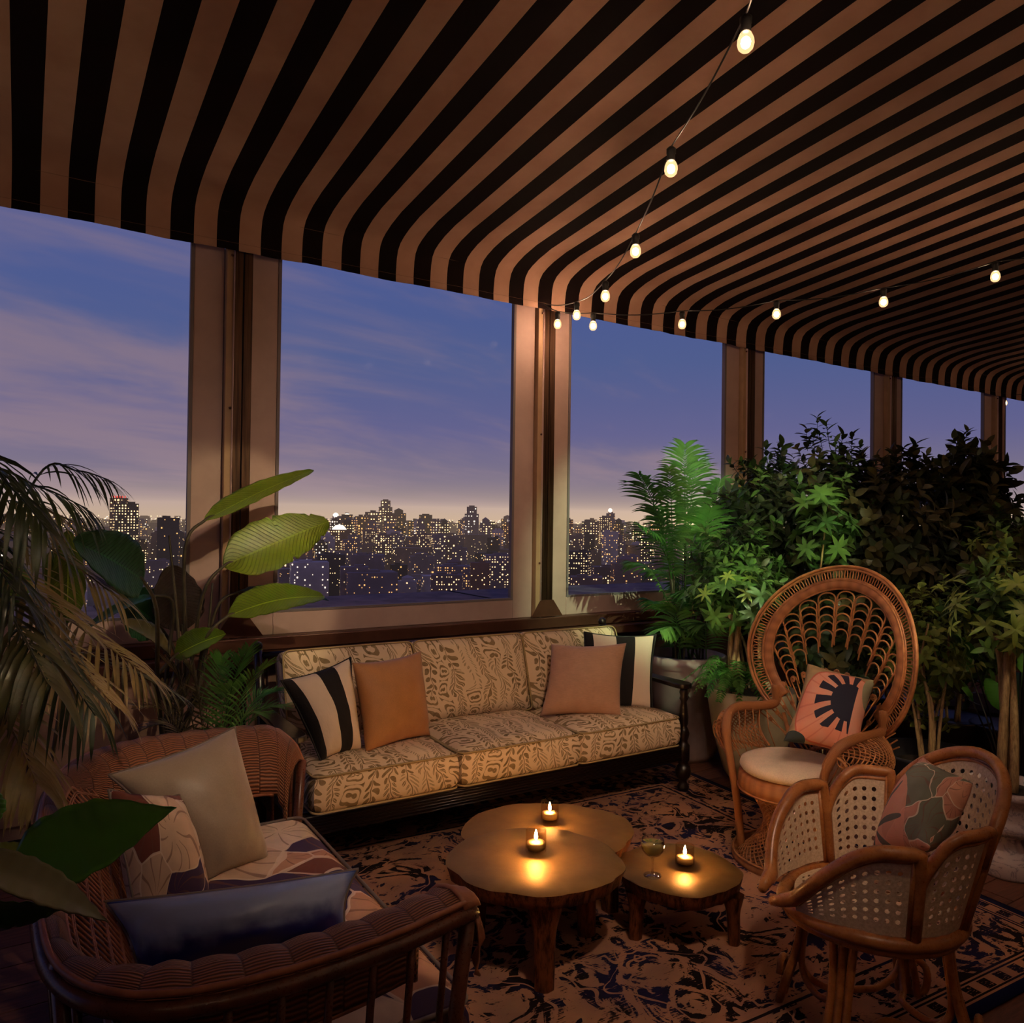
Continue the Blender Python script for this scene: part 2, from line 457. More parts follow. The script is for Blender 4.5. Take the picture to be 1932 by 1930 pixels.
def lights(mb, w_, dp, z0, z1, dens, cell, rnd_, faces=(0, 1, 3)):
    """lit windows: small proud panes on the faces that look back at the terrace"""
    for fc in faces:
        W_ = w_ if fc in (0, 2) else dp
        nx_ = max(1, int(W_/cell)); nz_ = max(1, int((z1-z0)/cell))
        cw = W_/nx_; cz = (z1-z0)/nz_
        for i in range(nx_):
            for j in range(nz_):
                if rnd_.random() > dens: continue
                s = 0.13+0.14*rnd_.random()**2
                a = -W_/2+(i+0.5)*cw; z = z0+(j+0.5)*cz; h = cz*s*rnd_.uniform(0.7, 1.3); q = cw*s
                if fc == 0: vs = [(a-q, -dp/2-.2, z-h), (a+q, -dp/2-.2, z-h), (a+q, -dp/2-.2, z+h), (a-q, -dp/2-.2, z+h)]
                elif fc == 1: vs = [(w_/2+.2, a-q, z-h), (w_/2+.2, a+q, z-h), (w_/2+.2, a+q, z+h), (w_/2+.2, a-q, z+h)]
                else: vs = [(-w_/2-.2, a-q, z-h), (-w_/2-.2, a+q, z-h), (-w_/2-.2, a+q, z+h), (-w_/2-.2, a-q, z+h)]
                mb.add(vs, [(0, 1, 2, 3)])
def building(x, ytop, d, wpx, label, bm, wm, dens, kind='flat', group=None, cell_px=4.4, setback=True, rz=None, dratio=0.8):
    r_ = random.Random(int(x*7+ytop*13+d))
    P = azd(x, d); Wd = wpx*d/FP; H = px_h(ytop, d)
    ang = -math.atan2(P.x, P.y) + (rz if rz is not None else r_.uniform(-0.25, 0.25))
    root = thing('city_building', label, 'building', (P.x, P.y, GZ), ang, group)
    cell = cell_px*d/FP; dp = Wd*dratio
    b = MB(); l = MB()
    if kind == 'tower':
        b.box((0, 0, H*0.41), (Wd, dp, H*0.82)); b.box((0, 0, H*0.89), (Wd*0.72, dp*0.72, H*0.16)); b.box((0, 0, H*0.985), (Wd*0.4, dp*0.4, H*0.03))
        lights(l, Wd, dp, H*0.35, H*0.8, dens, cell, r_); 
        m2 = MB(); lights(m2, Wd*0.72, dp*0.72, H*0.83, H*0.96, dens*0.8, cell, r_)
        l.add(m2.v, m2.f)
    elif kind == 'peak':
        b.box((0, 0, H*0.43), (Wd, dp, H*0.86)); b.box((0, 0, H*0.9), (Wd*0.6, dp*0.6, H*0.08))
        b.add([(-Wd*.3, -dp*.3, H*.94), (Wd*.3, -dp*.3, H*.94), (Wd*.3, dp*.3, H*.94), (-Wd*.3, dp*.3, H*.94), (0, 0, H)], [(0, 1, 4), (1, 2, 4), (2, 3, 4), (3, 0, 4)])
        lights(l, Wd, dp, H*0.3, H*0.85, dens, cell, r_)
    else:
        b.box((0, 0, H*0.5), (Wd, dp, H))
        b.box((Wd*r_.uniform(-.25, .25), 0, H+cell*0.35), (Wd*0.3, dp*0.4, cell*0.7))      # water tank / bulkhead
        if setback: b.box((Wd*r_.uniform(-.3, .3), dp*.1, H+cell*0.2), (Wd*0.18, dp*0.3, cell*1.1))
        lights(l, Wd, dp, max(H*0.25, H-14*cell), H-cell*0.3, dens, cell, r_)
    b.build('facade', bm, root, smooth=False)
    if l.f: stuff(l.build('lit_windows', wm, root, smooth=False))
    return root, Wd, dp, H
named = [
 (727, 946, 2100, 24, 'tallest stepped tower in the middle of the lit skyline', 0, 0, .55, 'tower'),
 (752, 962, 1950, 26, 'dark pointed tower just right of the tallest skyline tower', 4, 1, .35, 'peak'),
 (890, 955, 1500, 26, 'slim pale grey glass tower with jagged top, right of centre window middle', 1, 2, .30, 'tower'),
 (803, 972, 1900, 30, 'dark stepped block with twin tops between the two tall towers', 4, 1, .30, 'tower'),
 (237, 962, 900, 36, 'dark square block with a lit glass front seen through the left window', 4, 0, .65, 'flat'),
 (224, 953, 1100, 26, 'slim block with red roof beacons behind the dark square block', 2, 0, .6, 'flat'),
 (1152, 964, 1500, 20, 'slender tower with a bright beacon in the right hand window', 1, 1, .45, 'tower'),
 (1113, 982, 1400, 30, 'broad lit apartment tower left of the slender beacon tower', 0, 0, .6, 'flat'),
 (633, 974, 1700, 16, 'small tower with a glowing domed crown at left of the middle window', 3, 2, .8, 'peak'),
 (655, 975, 1600, 18, 'dark narrow tower beside the glowing domed crown', 4, 1, .30, 'flat'),
 (703, 970, 1700, 24, 'warmly lit slab immediately left of the tallest tower', 0, 0, .55, 'flat'),
 (683, 978, 1650, 26, 'broad brownish slab two blocks left of the tallest tower', 2, 1, .45, 'flat'),
 (925, 985, 1500, 18, 'small flat topped block right of the pale glass tower', 4, 0, .40, 'flat'),
 (932, 1015, 900, 22, 'dark cube roofed block low near the right edge of the middle window', 4, 1, .12, 'flat'),
 (940, 1047, 560, 48, 'pale apartment block with yellow windows against the centre post', 1, 0, .42, 'flat'),
 (862, 1068, 520, 62, 'low grey block with rows of amber windows under the pale glass tower', 1, 1, .40, 'flat'),
 (1092, 1038, 560, 42, 'dark block with rows of yellow windows next to the centre post, right side', 4, 0, .50, 'flat'),
 (585, 1062, 500, 66, 'white terraced low building behind the broad leaves', 3, 2, .14, 'flat'),
 (318, 985, 700, 34, 'tall dark grey office slab near the left post', 4, 1, .10, 'flat'),
 (700, 1080, 470, 90, 'long mauve rooftop building in the near row of the middle window', 1, 1, .10, 'flat'),
 (790, 1020, 1000, 30, 'brown midrise with many small amber windows below the twin tops', 2, 1, .45, 'flat'),
 (1190, 1045, 640, 30, 'grey midrise half hidden by the feathery palm', 1, 1, .35, 'flat'),
 (640, 1003, 1100, 44, 'square lit midrise below the glowing domed crown', 2, 0, .5, 'flat'),
 (1045, 990, 1500, 22, 'narrow midrise hidden behind the centre post', 0, 0, .4, 'flat'),
]
blds = []
for (x, yt, d, wp, lb, bi, wi, dn, kd) in named:
    o, Wd, dp, H = building(x, yt, d, wp, lb, BM[bi], WM[wi], dn, kd)
    if 'beacons' in lb:
        m = MB()
        for k in range(6): MB().box((-Wd*.4+k*Wd*.16, -dp*.5, H+1.4), (1.3, 1.3, 2.2)).build('roof_beacon', WM[3], o, smooth=False)
    if 'bright beacon' in lb:
        MB().sphere((0, -dp*.3, H+3), 4, 8, 6).build('beacon', WM[2], o)
    if 'domed' in lb:
        MB().sphere((0, -dp*.1, H-4), Wd*.33, 10, 6).build('lit_dome', WM[2], o)
rb = random.Random(11)
zones = [(-260, 370, 'in far left window', 46),
         (370, 560, 'behind the left bronze post', 14),
         (530, 760, 'left half of middle window', 58),
         (745, 985, 'right half of middle window', 58),
         (1035, 1260, 'right of the centre post', 54),
         (1260, 1960, 'beyond leafy screen', 22)]
for (x0, x1, lb, cnt) in zones:
    for k in range(cnt):
        q = (k+rb.random())/cnt
        if q < 0.45: d = rb.uniform(1200, 2300); yt = rb.choice([rb.uniform(982, 1000), rb.uniform(972, 990)]); wp = rb.uniform(13, 24); dn = rb.uniform(.45, .85)
        elif q < 0.75: d = rb.uniform(800, 1200); yt = rb.uniform(1000, 1035); wp = rb.uniform(18, 34); dn = rb.uniform(.2, .5)
        else: d = rb.uniform(460, 800); yt = rb.uniform(1040, 1092); wp = rb.uniform(26, 60); dn = rb.uniform(.05, .22)
        if x0 < 0 and yt < 1010: dn *= 0.7
        tier = 'small distant ' if q < 0.45 else ('medium ' if q < 0.75 else 'near low ')
        bi, wi, kd = rb.choice([0, 0, 1, 1, 2, 3, 4, 4]), rb.choice([0, 0, 0, 1, 1, 2]), rb.choice(['flat', 'flat', 'flat', 'tower', 'peak'])
        full = tier+['brown', 'mauve grey', 'brick red', 'pale', 'dark'][bi]+{'flat': '', 'tower': ' stepped', 'peak': ' peaked'}[kd]+' building with '+['gold', 'amber', 'white'][wi]+' windows, '+lb
        building(rb.uniform(x0, x1), yt, d, wp, full, BM[bi], WM[wi], dn, kd, tier+'city buildings '+lb, cell_px=rb.uniform(3.6, 5))
# the rest of the city, too far and small to tell apart
b = MB(); l = MB(); l2 = MB()
for k in range(1500):
    x = rb.uniform(-900, 2600); d = rb.uniform(900, 5200)
    P = azd(x, d); H = rb.uniform(12, 40)+ (26 if d > 2500 else 0)*rb.random(); s = rb.uniform(14, 40)
    b.box((P.x, P.y, GZ+H/2), (s, s, H), rb.uniform(0, 1.5))
for k in range(7000):
    x = rb.uniform(-900, 2600); d = 500*math.exp(rb.random()*2.5)
    P = azd(x, d); s = rb.uniform(0.45, 1.15)*d/FP*(0.8 if d < 1200 else 1.0)*1.25; z = GZ+rb.uniform(14, 46 if d < 1500 else 60)*1.0
    (l if rb.random() < .75 else l2).box((P.x, P.y, z), (s, s, s*rb.uniform(.6, 1.2)))
dc = b.build('far_city_blocks', BM[0], smooth=False); tag(dc, 'hazy carpet of countless far city blocks along the horizon', 'buildings', kind='stuff')
dl = l.build('street_lights', WM[0], smooth=False); tag(dl, 'countless warm pinpoint street lights scattered over the city', 'lights', kind='stuff')
dl = l2.build('street_lights', WM[2], smooth=False); tag(dl, 'countless whitish pinpoint lamps sprinkled over the city', 'lights', kind='stuff')

# luminous haze of the lit city: a thin glowing layer of air over the streets
hm = bpy.data.materials.new('city haze'); hm.use_nodes = True; nt = hm.node_tree; nt.nodes.clear()
e = nt.nodes.new('ShaderNodeEmission'); e.inputs[0].default_value = (1.0, 0.70, 0.42, 1); e.inputs[1].default_value = 3.8e-5
o_ = nt.nodes.new('ShaderNodeOutputMaterial'); nt.links.new(e.outputs[0], o_.inputs['Volume'])
hz = MB().span((-9000, 150, GZ+1), (14000, 9000, 150)).build('city_haze', hm, smooth=False)
tag(hz, 'faint warm glowing haze hanging over the lit city to the horizon', 'haze', kind='stuff')
# ---------------------------------------------------------------- string lights
M['filament'] = emis('glowing filament core', (1.0, 0.67, 0.45), 300.0)
def bulbglass():
    m = bpy.data.materials.new('amber bulb glass'); m.use_nodes = True; nt = m.node_tree; nt.nodes.clear()
    o = nt.nodes.new('ShaderNodeOutputMaterial'); a = nt.nodes.new('ShaderNodeBsdfTransparent'); e = nt.nodes.new('ShaderNodeEmission')
    a.inputs[0].default_value = (1, 0.93, 0.82, 1); e.inputs[0].default_value = (1.0, 0.62, 0.30, 1); e.inputs[1].default_value = 3.2
    s = nt.nodes.new('ShaderNodeMixShader'); s.inputs[0].default_value = 0.25
    nt.links.new(a.outputs[0], s.inputs[1]); nt.links.new(e.outputs[0], s.inputs[2]); nt.links.new(s.outputs[0], o.inputs[0]); return m
M['bulb'] = bulbglass()
core_me = MB().sphere((0, 0, -0.004), 0.0155, 12, 8, 1.15).mesh('filament_core'); core_me.materials.append(M['filament'])
M['black'] = mat('black rubber', rgb(18, 14, 12), 0.5)
M['flame'] = emis('candle flame', (1.0, 0.55, 0.2), 900.0)
bulb_me = MB().lathe([(1e-5, -0.034), (0.014, -0.0315), (0.023, -0.022), (0.0265, -0.008), (0.025, 0.008), (0.019, 0.022), (0.013, 0.03), (1e-5, 0.031)], 14, closed=True).mesh('bulb')
bulb_me.materials.append(M['bulb'])
sock_me = MB().lathe([(0.012, 0.026), (0.0165, 0.03), (0.0165, 0.055), (0.019, 0.057), (0.019, 0.075), (0.008, 0.085)], 12).mesh('socket')
sock_me.materials.append(M['black'])
def strand(label, bulbs, ends, group=None):
    """bulbs: bulb centres along the cord; the cord runs from ends[0] to ends[1]"""
    root = thing('string_light', label, 'string light', ends[0], 0, group); o0 = Vector(ends[0])
    hang = [Vector(b)+Vector((0, 0, 0.085)) for b in bulbs]
    pts = [Vector(ends[0])]
    allp = hang+[Vector(ends[1])]
    prev = Vector(ends[0])
    for h in allp:
        L = (h-prev).length
        for k in range(1, 9):
            q = prev.lerp(h, k/8); q.z -= 0.035*L*math.sin(PI*k/8); pts.append(q)
        prev = h
    MB().tube([p-o0 for p in pts], 0.0035, 6).build('cord', M['black'], root)
    for b in bulbs:
        q = link('bulb', bulb_me, None, root); q.location = Vector(b)-o0
        link('socket', sock_me, None, q); link('filament_core', core_me, None, q)
    return root
hook = Vector((3.05, 4.40, 3.10))
s1 = [px(1088, 594, 5.0), px(1142, 558, 4.35), px(1199, 473, 3.72), px(1266, 317, 3.05), px(1407, 78, 2.4)]
strand('string of round bulbs running from the centre post towards the camera overhead', s1, (hook, px(1440, -90, 2.0)))
s2 = [px(1052, 611, 5.25), px(1119, 614, 5.2), px(1287, 611, 5.05), px(1465, 592, 4.9), px(1667, 569, 4.75), px(1878, 521, 4.55), px(2120, 470, 4.4), px(2420, 400, 4.3)]
strand('string of round bulbs running to the right from the centre post under the awning', s2, (hook+Vector((-.02, 0, 0)), px(2600, 360, 4.3)))
s3 = [px(1896, 760, 9.0)]+[Vector((9.3-0.1*k, 3.9-0.75*k, 3.0+0.05*k)) for k in range(1, 6)]
strand('far string of small bulbs starting at the fifth post near the right edge', s3, (Vector((9.36, 4.42, 3.1)), Vector((8.6, -0.4, 3.3))))
s4 = [Vector((2.3+0.75*k, 0.75-0.28*k, 3.18)) for k in range(0, 5)]  # unseen extra bulbs, added to fill the seating with light
strand('added fill string of bulbs overhead behind the cane tub chair, above the frame', s4, (Vector((1.6, 1.0, 3.3)), Vector((7, -1, 3.35))))
s5 = [Vector((-0.4+0.7*k, -0.9, 3.12)) for k in range(0, 4)]  # out of view, added as fill light from behind the camera
strand('added fill string of bulbs overhead behind the viewer', s5, (Vector((-1, -0.9, 3.3)), Vector((3, -0.9, 3.3))))

s6 = [Vector((-0.2+1.0*k, -1.9, 3.2)) for k in range(0, 6)]  # further unseen row, added to lift the awning brightness
strand('second added fill string of bulbs overhead behind the viewer', s6, (Vector((-1, -1.9, 3.4)), Vector((6, -1.9, 3.4))))

# ---------------------------------------------------------------- rug
def rugf(t):
    x, y, z = t.xyz(t.tc('Object'))
    HX, HY = 1.62, 1.25
    ax, ay = x.abs(), y.abs()
    bd = (ax*-1+HX).mn(ay*-1+HY)                    # distance from the edge
    # woven streaks along the weft
    st = t.noise(t.vec(x*9, y*150), 1, 3, 0.7)
    st2 = t.noise(t.vec(x*40, y*260, 3), 1, 2, 0.6)
    wx = t.noise(t.vec(ax*1.0, ay*1.0, 1), 2.2, 2, 0.5); wy = t.noise(t.vec(ax, ay, 9), 2.2, 2, 0.5)
    u = ax+(wx-0.5)*0.34; v = ay+(wy-0.5)*0.34
    vo, vn = t.voro(t.vec(u, v, 0.5), 3.1)
    # flowers: petals round the cell centres
    nd = t.nt.nodes.new('ShaderNodeVectorMath'); nd.operation = 'SUBTRACT'
    sc3 = t.nt.nodes.new('ShaderNodeVectorMath'); sc3.operation = 'SCALE'; sc3.inputs['Scale'].default_value = 1.0
    t.nt.links.new(t.vec(u, v, 0.5), sc3.inputs[0]); t.nt.links.new(sc3.outputs[0], nd.inputs[0])
    t.nt.links.new(vn.outputs['Position'], nd.inputs[1])
    dx, dy, _ = t.xyz(nd.outputs[0])
    ang = dy.atan2(dx)
    pet = (ang*6).sin()*0.028+(ang*3+1).sin()*0.02
    dd = (dx*dx+dy*dy).sqrt()
    ring = (dd-(pet+0.105)).abs()
    core = dd-(pet*0.5+0.045)
    fol = t.noise(t.vec(u, v, 4), 8.5, 4, 0.6, 1.4)                  # foliage
    scr = (t.noise(t.vec(u, v, 7), 2.6, 1, 0.4, 1.2)-0.5).abs()      # scroll stems
    dark = fol.step(0.49, 0.53)
    dark = dark.mx(((dd > 0.055)*(dd-(pet+0.10) < 0)*1.0)*0.9)
    dark = dark*(1-(core < 0))
    dark = dark*(1-(scr < 0.008))*(1-(ring < 0.008))
    wear = (st*0.75+st2*0.35+fol*0.25)
    dark = dark*(st*0.8+st2*0.4+(fol-0.5)*1.6).step(0.56, 0.60)
    dark = dark.mx((st*0.7+st2*0.5 > 0.74)*(fol > 0.42))
    # border: plain, guard lines, blocks, navy edge
    per = (ax-HX).mx(-9)
    inb = bd < 0.135
    al = t.nt.nodes.new('ShaderNodeMath')
    along = (ax*-1+HX < ay*-1+HY)*y+(1-(ax*-1+HX < ay*-1+HY))*x
    blk = ((along/0.095).frac() < 0.52)*(bd > 0.062)*(bd < 0.108)*(1-(st2 > 0.62))
    lines = ((bd-0.055).abs() < 0.004).mx((bd-0.118).abs() < 0.004).mx((bd-0.135).abs() < 0.005).mx((bd-0.33).abs() < 0.006)
    lt = ((bd-0.345).abs() < 0.008).mx((bd-0.31).abs() < 0.007)
    dark = dark*(1-inb)*(1-lt)
    dark = dark.mx(blk).mx(lines)
    tan = t.mix(t.noise(t.vec(x, y, 2), 3, 3, 0.6).step(0.35, 0.65), rgb(180, 128, 96), rgb(150, 108, 90))
    nav = t.mix(t.noise(t.vec(x*1.0, y*1.0, 6), 3, 3, 0.6).step(0.45, 0.6), rgb(26, 16, 18), rgb(30, 26, 58))
    c = t.mix(dark.clamp(), tan, nav)
    c = t.mix(bd < 0.042, c, rgb(18, 20, 58))
    return {'col': c, 'norm': t.bump(st2+st, 0.25, 0.003)}
M['rug'] = mat('flat woven rug', rough=0.95, spec=0.1, fn=rugf)
rug = MB().grid(lambda u, v: (-1.62+3.24*u, -1.25+2.5*v, 0.008+0.0015*mn.noise(Vector((u*9, v*6, 0)))), 60, 40).build('patterned_rug', M['rug'], solid=0.006)
rug.location = (1.945, 2.60, 0.0); rug.rotation_euler = (0, 0, R(-3.0))
tag(rug, 'large faded navy and tan foliage rug with a blue bound edge under the tables', 'rug')

# ---------------------------------------------------------------- sofa
def leaves(t, u, v, base, ink, w_=0.092):
    wx = t.noise(t.vec(u, v, 1), 5, 2, 0.5); wy = t.noise(t.vec(u, v, 5), 5, 2, 0.5)
    u = u+(wx-0.5)*0.22; v = v+(wy-0.5)*0.16
    col = (u/w_).floor(); r = t.white(t.vec(col, 1.5, 0.5)); seg = (v/0.21+r*3).floor(); r2 = t.white(t.vec(col, seg, 2.5))
    a = ((u/w_).frac()-0.5).abs()*2
    sl = r2*1.6+0.3
    k = 20+r2*34
    vv = (v*k+a*sl*1.4+r).frac()-0.5
    wd_ = 0.31-(r2 > 0.6)*0.09
    leaf = (((a-0.46)/(0.34-(r2 > 0.75)*0.12)).pw(2)+(vv/wd_).pw(2)) < 1
    leaf = leaf*((vv.abs() > 0.05).mx(r2 < 0.35))
    stem = (a < 0.06)*(r2 < 0.7)
    arc = ((((v*9+r).frac()-0.5).pw(2)+(a*0.5-0.1).pw(2)).sqrt()*26).sin() > 0.25      # nested hoops
    ink_m = (r2 > 0.82)*arc*(a < 0.75)+(r2 < 0.82)*leaf.mx(stem)
    tone = t.noise(t.vec(u, v, 9), 9, 2, 0.5)
    brush = t.noise(t.vec(u, v, 3), 60, 2, 0.6)
    ink_c = t.mix(tone.step(0.35, 0.65), ink, tuple(c*1.45 for c in ink))
    return t.mix(ink_m.clamp()*(brush*0.5+0.62).clamp(), base, ink_c)
def sofaf(t):
    x, y, z = t.xyz(t.tc('Object'))
    n = t.noise(t.tc('Object'), 250, 2, 0.6); n2 = t.noise(t.tc('Object'), 7, 2, 0.5)
    return {'col': leaves(t, x+y*0.12, y+z, rgb(226, 198, 168), rgb(112, 90, 60)), 'norm': t.bump(n*0.3+n2*3.0, 0.25, 0.006)}
M['sofa'] = mat('leaf printed linen', rough=0.9, spec=0.2, fn=sofaf)
M['piping'] = mat('beige piping', rgb(170, 145, 105), 0.9)
M['darkwood'] = mat('near black turned wood', rough=0.28, fn=wood_fn(rgb(13, 8, 8), rgb(32, 18, 15), (2, 30, 30), 0.1))
def cushion(sx, sy, sz, bulge=0.02, r=0.035, seed=0):
    """boxy upholstered cushion centred on the origin, crowned on top"""
    n = 14; b = MB(); r = r*1.15
    def P_(x, y, z):
        # round the edges of a box
        c = Vector((max(-sx/2+r, min(sx/2-r, x)), max(-sy/2+r, min(sy/2-r, y)), max(-sz/2+r, min(sz/2-r, z))))
        d = Vector((x, y, z))-c
        p = c+(d.normalized()*r if d.length > 1e-9 else d)
        e = (1-(2*x/sx)**4)*(1-(2*y/sy)**4)
        e = max(0, e)
        if z > 0: p.z += bulge*e
        else: p.z -= bulge*0.3*e
        s_ = max(0, (1-(2*z/sz)**2))
        p.x += (0.010*s_)*(1 if x > 0 else -1)*(abs(2*x/sx) > 0.99); p.y += (0.012*s_)*(1 if y > 0 else -1)*(abs(2*y/sy) > 0.99)
        p.z += 0.006*mn.noise(Vector((x*6+seed, y*6, z*3)))
        return p
    def face(ax, sg):
        def f(u, v):
            q = lambda w__: math.copysign(abs(w__)**0.75, w__)      # denser near edges
            a, c = q(2*u-1), q(2*v-1)
            if ax == 2: return P_(a*sx/2, c*sy/2, sg*sz/2)
            if ax == 1: return P_(a*sx/2, sg*sy/2, c*sz/2)
            return P_(sg*sx/2, a*sy/2, c*sz/2)
        b.grid(f, n, n if ax == 2 else 6, flip=(sg < 0) ^ (ax == 1))
    for ax in range(3):
        for sg in (-1, 1): face(ax, sg)
    def rim(z):
        L = []
        rr_ = r*0.9
        for cx_, cy_, a0_ in ((1, 1, 0), (-1, 1, 90), (-1, -1, 180), (1, -1, 270)):
            for k in range(5):
                a = R(a0_+k*22.5)
                L.append(Vector((cx_*(sx/2-rr_)+rr_*1.03*math.cos(a), cy_*(sy/2-rr_)+rr_*1.03*math.sin(a), z)))
        return L
    return b, rim
def make_cushion(name, parent, loc, rot, dims, m, seed, pip=True):
    b, rim = cushion(*dims, seed=seed)
    mt = Matrix.Translation(loc) @ rot.to_4x4()
    o = b.build(name, m, parent, mtx=mt)
    if pip:
        MB().tube(rim(dims[2]/2-0.012), 0.0052, 6, closed=True).build('piping', M['piping'], o)
        MB().tube(rim(-dims[2]/2+0.012), 0.0052, 6, closed=True).build('piping', M['piping'], o)
    return o
SO = Vector((2.195, 3.72, 0))
sofa = thing('sofa', 'long dark wood sofa with three leaf printed cushions beneath the window wall', 'sofa', SO, R(-1.0))
L2 = 1.165
turn = [(0.022, 0.0), (0.034, 0.01), (0.036, 0.03), (0.026, 0.045), (0.022, 0.06), (0.026, 0.07), (0.04, 0.085), (0.047, 0.105), (0.047, 0.125), (0.038, 0.15), (0.026, 0.16), (0.030, 0.17), (0.030, 0.18),
        (0.037, 0.185), (0.037, 0.275), (0.028, 0.285), (0.024, 0.30), (0.033, 0.325), (0.036, 0.345), (0.028, 0.37), (0.02, 0.385), (0.027, 0.40), (0.029, 0.44), (0.024, 0.49), (0.017, 0.53), (0.027, 0.55), (0.021, 0.565), (0.028, 0.585), (0.024, 0.60), (0.02, 0.61)]
leg_me = MB().lathe(turn, 20).mesh('front_leg'); leg_me.materials.append(M['darkwood'])
for sx_ in (-1, 1):
    link('front_leg', leg_me, None, sofa).location = (sx_*(L2-0.005), -0.36, 0)
    bp = MB(); bp.tube([(sx_*(L2-0.02), 0.26, 0), (sx_*(L2-0.02), 0.27, 0.4), (sx_*(L2-0.02), 0.34, 0.7), (sx_*(L2-0.02), 0.41, 0.90)], 0.024, 10)
    bp.build('back_leg', M['darkwood'], sofa); MB().sphere((sx_*(L2-0.02), 0.413, 0.915), 0.028, 12, 8).build('finial', M['darkwood'], sofa)
    am = MB()
    prof_ = [(-0.40, 0.0), (-0.395, 0.03), (-0.375, 0.048), (-0.34, 0.055), (-0.2, 0.047), (0.0, 0.038), (0.2, 0.034), (0.32, 0.03)]
    poly = [(sx_*(L2-0.005)+w__, y_) for y_, w__ in prof_]+[(sx_*(L2-0.005)-w__, y_) for y_, w__ in reversed(prof_)]
    am.prism(poly, 0.612, 0.640); am.build('arm', M['darkwood'], sofa, bevel=0.006)
    MB().span((sx_*(L2-0.005)-0.018, -0.35, 0.19), (sx_*(L2-0.005)+0.018, 0.27, 0.27)).build('side_rail', M['darkwood'], sofa, bevel=0.004)
fr_ = MB().span((-L2, -0.375, 0.185), (L2, -0.335, 0.275)); fr_.build('front_rail', M['darkwood'], sofa, bevel=0.004)
for k in range(6): MB().tube([(-L2+0.04, -0.378, 0.193+k*0.014), (L2-0.04, -0.378, 0.193+k*0.014)], 0.0045, 6).build('rail_moulding', M['darkwood'], sofa)
MB().span((-L2, 0.24, 0.19), (L2, 0.28, 0.27)).build('back_rail', M['darkwood'], sofa, bevel=0.004)
MB().tube([(-L2+0.02, 0.405, 0.865), (L2-0.02, 0.405, 0.865)], 0.022, 10).build('top_rail', M['darkwood'], sofa)
for k in range(11):
    x_ = -L2+0.2+k*(2*L2-0.4)/10
    MB().tube([(x_, 0.27, 0.27), (x_, 0.30, 0.5), (x_, 0.40, 0.86)], 0.011, 7).build('back_spindle', M['darkwood'], sofa)
for k in range(5): MB().span((-L2+0.03, -0.30+k*0.12, 0.255), (L2-0.03, -0.22+k*0.12, 0.272)).build('seat_slat', M['darkwood'], sofa)
sw = 0.722
for k in range(3):
    make_cushion('seat_cushion', sofa, Vector((-1.085+sw/2+k*(sw+0.010)-0.0, -0.04, 0.370)), Matrix.Identity(3), (sw, 0.72, 0.185, 0.03), M['sofa'], k*3)
for k in range(3):
    rot = Matrix.Rotation(R(90-17), 3, 'X')
    make_cushion('back_cushion', sofa, Vector((-1.060+sw/2+k*(sw+0.003), 0.235, 0.672)), rot, (sw, 0.455, 0.16, 0.035), M['sofa'], 20+k*3)

# ---------------------------------------------------------------- scatter cushions
def pillow(name, label, c00, c10, c11, c01, th, m, parent=None, pinch=0.05, pip=None, seed=0, group=None, edge=0.0, sag=0.0):
    pinch = pinch+0.035
    """knife edge pillow through four corners (world); uv 0..1"""
    c00, c10, c11, c01 = map(Vector, (c00, c10, c11, c01))
    ctr = (c00+c10+c11+c01)/4
    nrm = ((c10-c00)+(c11-c01)).cross((c01-c00)+(c11-c10)).normalized()
    b = MB(); N = 26
    def f(sg):
        def g(u, v):
            # softened corners spacing
            a, c = 2*u-1, 2*v-1
            a = math.copysign(1-(1-abs(a))**1.5, a); c = math.copysign(1-(1-abs(c))**1.5, c)
            a2 = a*(1-pinch*(1-c*c)); c2 = c*(1-pinch*(1-a*a))
            U, V = (a2+1)/2, (c2+1)/2
            p = c00.lerp(c10, U).lerp(c01.lerp(c11, U), V)
            h = (max(0, 1-a**2)*max(0, 1-c**2))**0.5
            wr = 0.10*mn.noise(Vector((U*3.1+seed, V*3.1, sg)))+0.05*mn.noise(Vector((U*8+seed, V*8, sg*2)))
            edgew = (1-min(1, h*2))
            tens = 0.10*(abs(a*c))**1.5*math.sin((a-c)*14+seed)          # creases running into corners
            p = p+nrm*sg*(th*0.66)*h*(1+wr*1.1+tens)
            p = p+nrm*(0.012*edgew*mn.noise(Vector((U*4+seed, V*4, 5))))
            p.z -= sag*max(0, 1-a*a)*(c if c > 0 else 0)
            return p-ctr
        return g
    b.grid(f(1), N, N); b.grid(f(-1), N, N, flip=True)
    # the two halves have the same border: weld
    o = b.build(name, m, parent)
    bm_ = bmesh.new(); bm_.from_mesh(o.data); bmesh.ops.remove_doubles(bm_, verts=bm_.verts, dist=0.0005); bm_.to_mesh(o.data); bm_.free()
    for p in o.data.polygons: p.use_smooth = True
    o.location = ctr
    tag(o, label, 'cushion', group)
    if pip:
        g = f(1); L = []
        for k in range(N): L.append(g(k/N, 0))
        for k in range(N): L.append(g(1, k/N))
        for k in range(N): L.append(g(1-k/N, 1))
        for k in range(N): L.append(g(0, 1-k/N))
        MB().tube(L, 0.0045, 6, closed=True).build('piping', pip, o)
    return o
def uvxy(t):
    x, y, z = t.xyz(t.tc('UV')); return x, y
def plain(c, sc_=300, amt=0.12, dirn=(1, 1, 1)):
    def f(t):
        x, y, z = t.xyz(t.tc('Object'))
        n = t.noise(t.vec(x*dirn[0], y*dirn[1], z*dirn[2]), sc_, 2, 0.6); w2 = t.noise(t.tc('Object'), 14, 3, 0.5)
        return {'col': t.mix((n*0.6+w2*0.4).step(0.3, 0.7), tuple(q*(1-amt) for q in c), tuple(q*(1+amt) for q in c)), 'norm': t.bump(n*0.4+w2*2, 0.2, 0.004)}
    return f
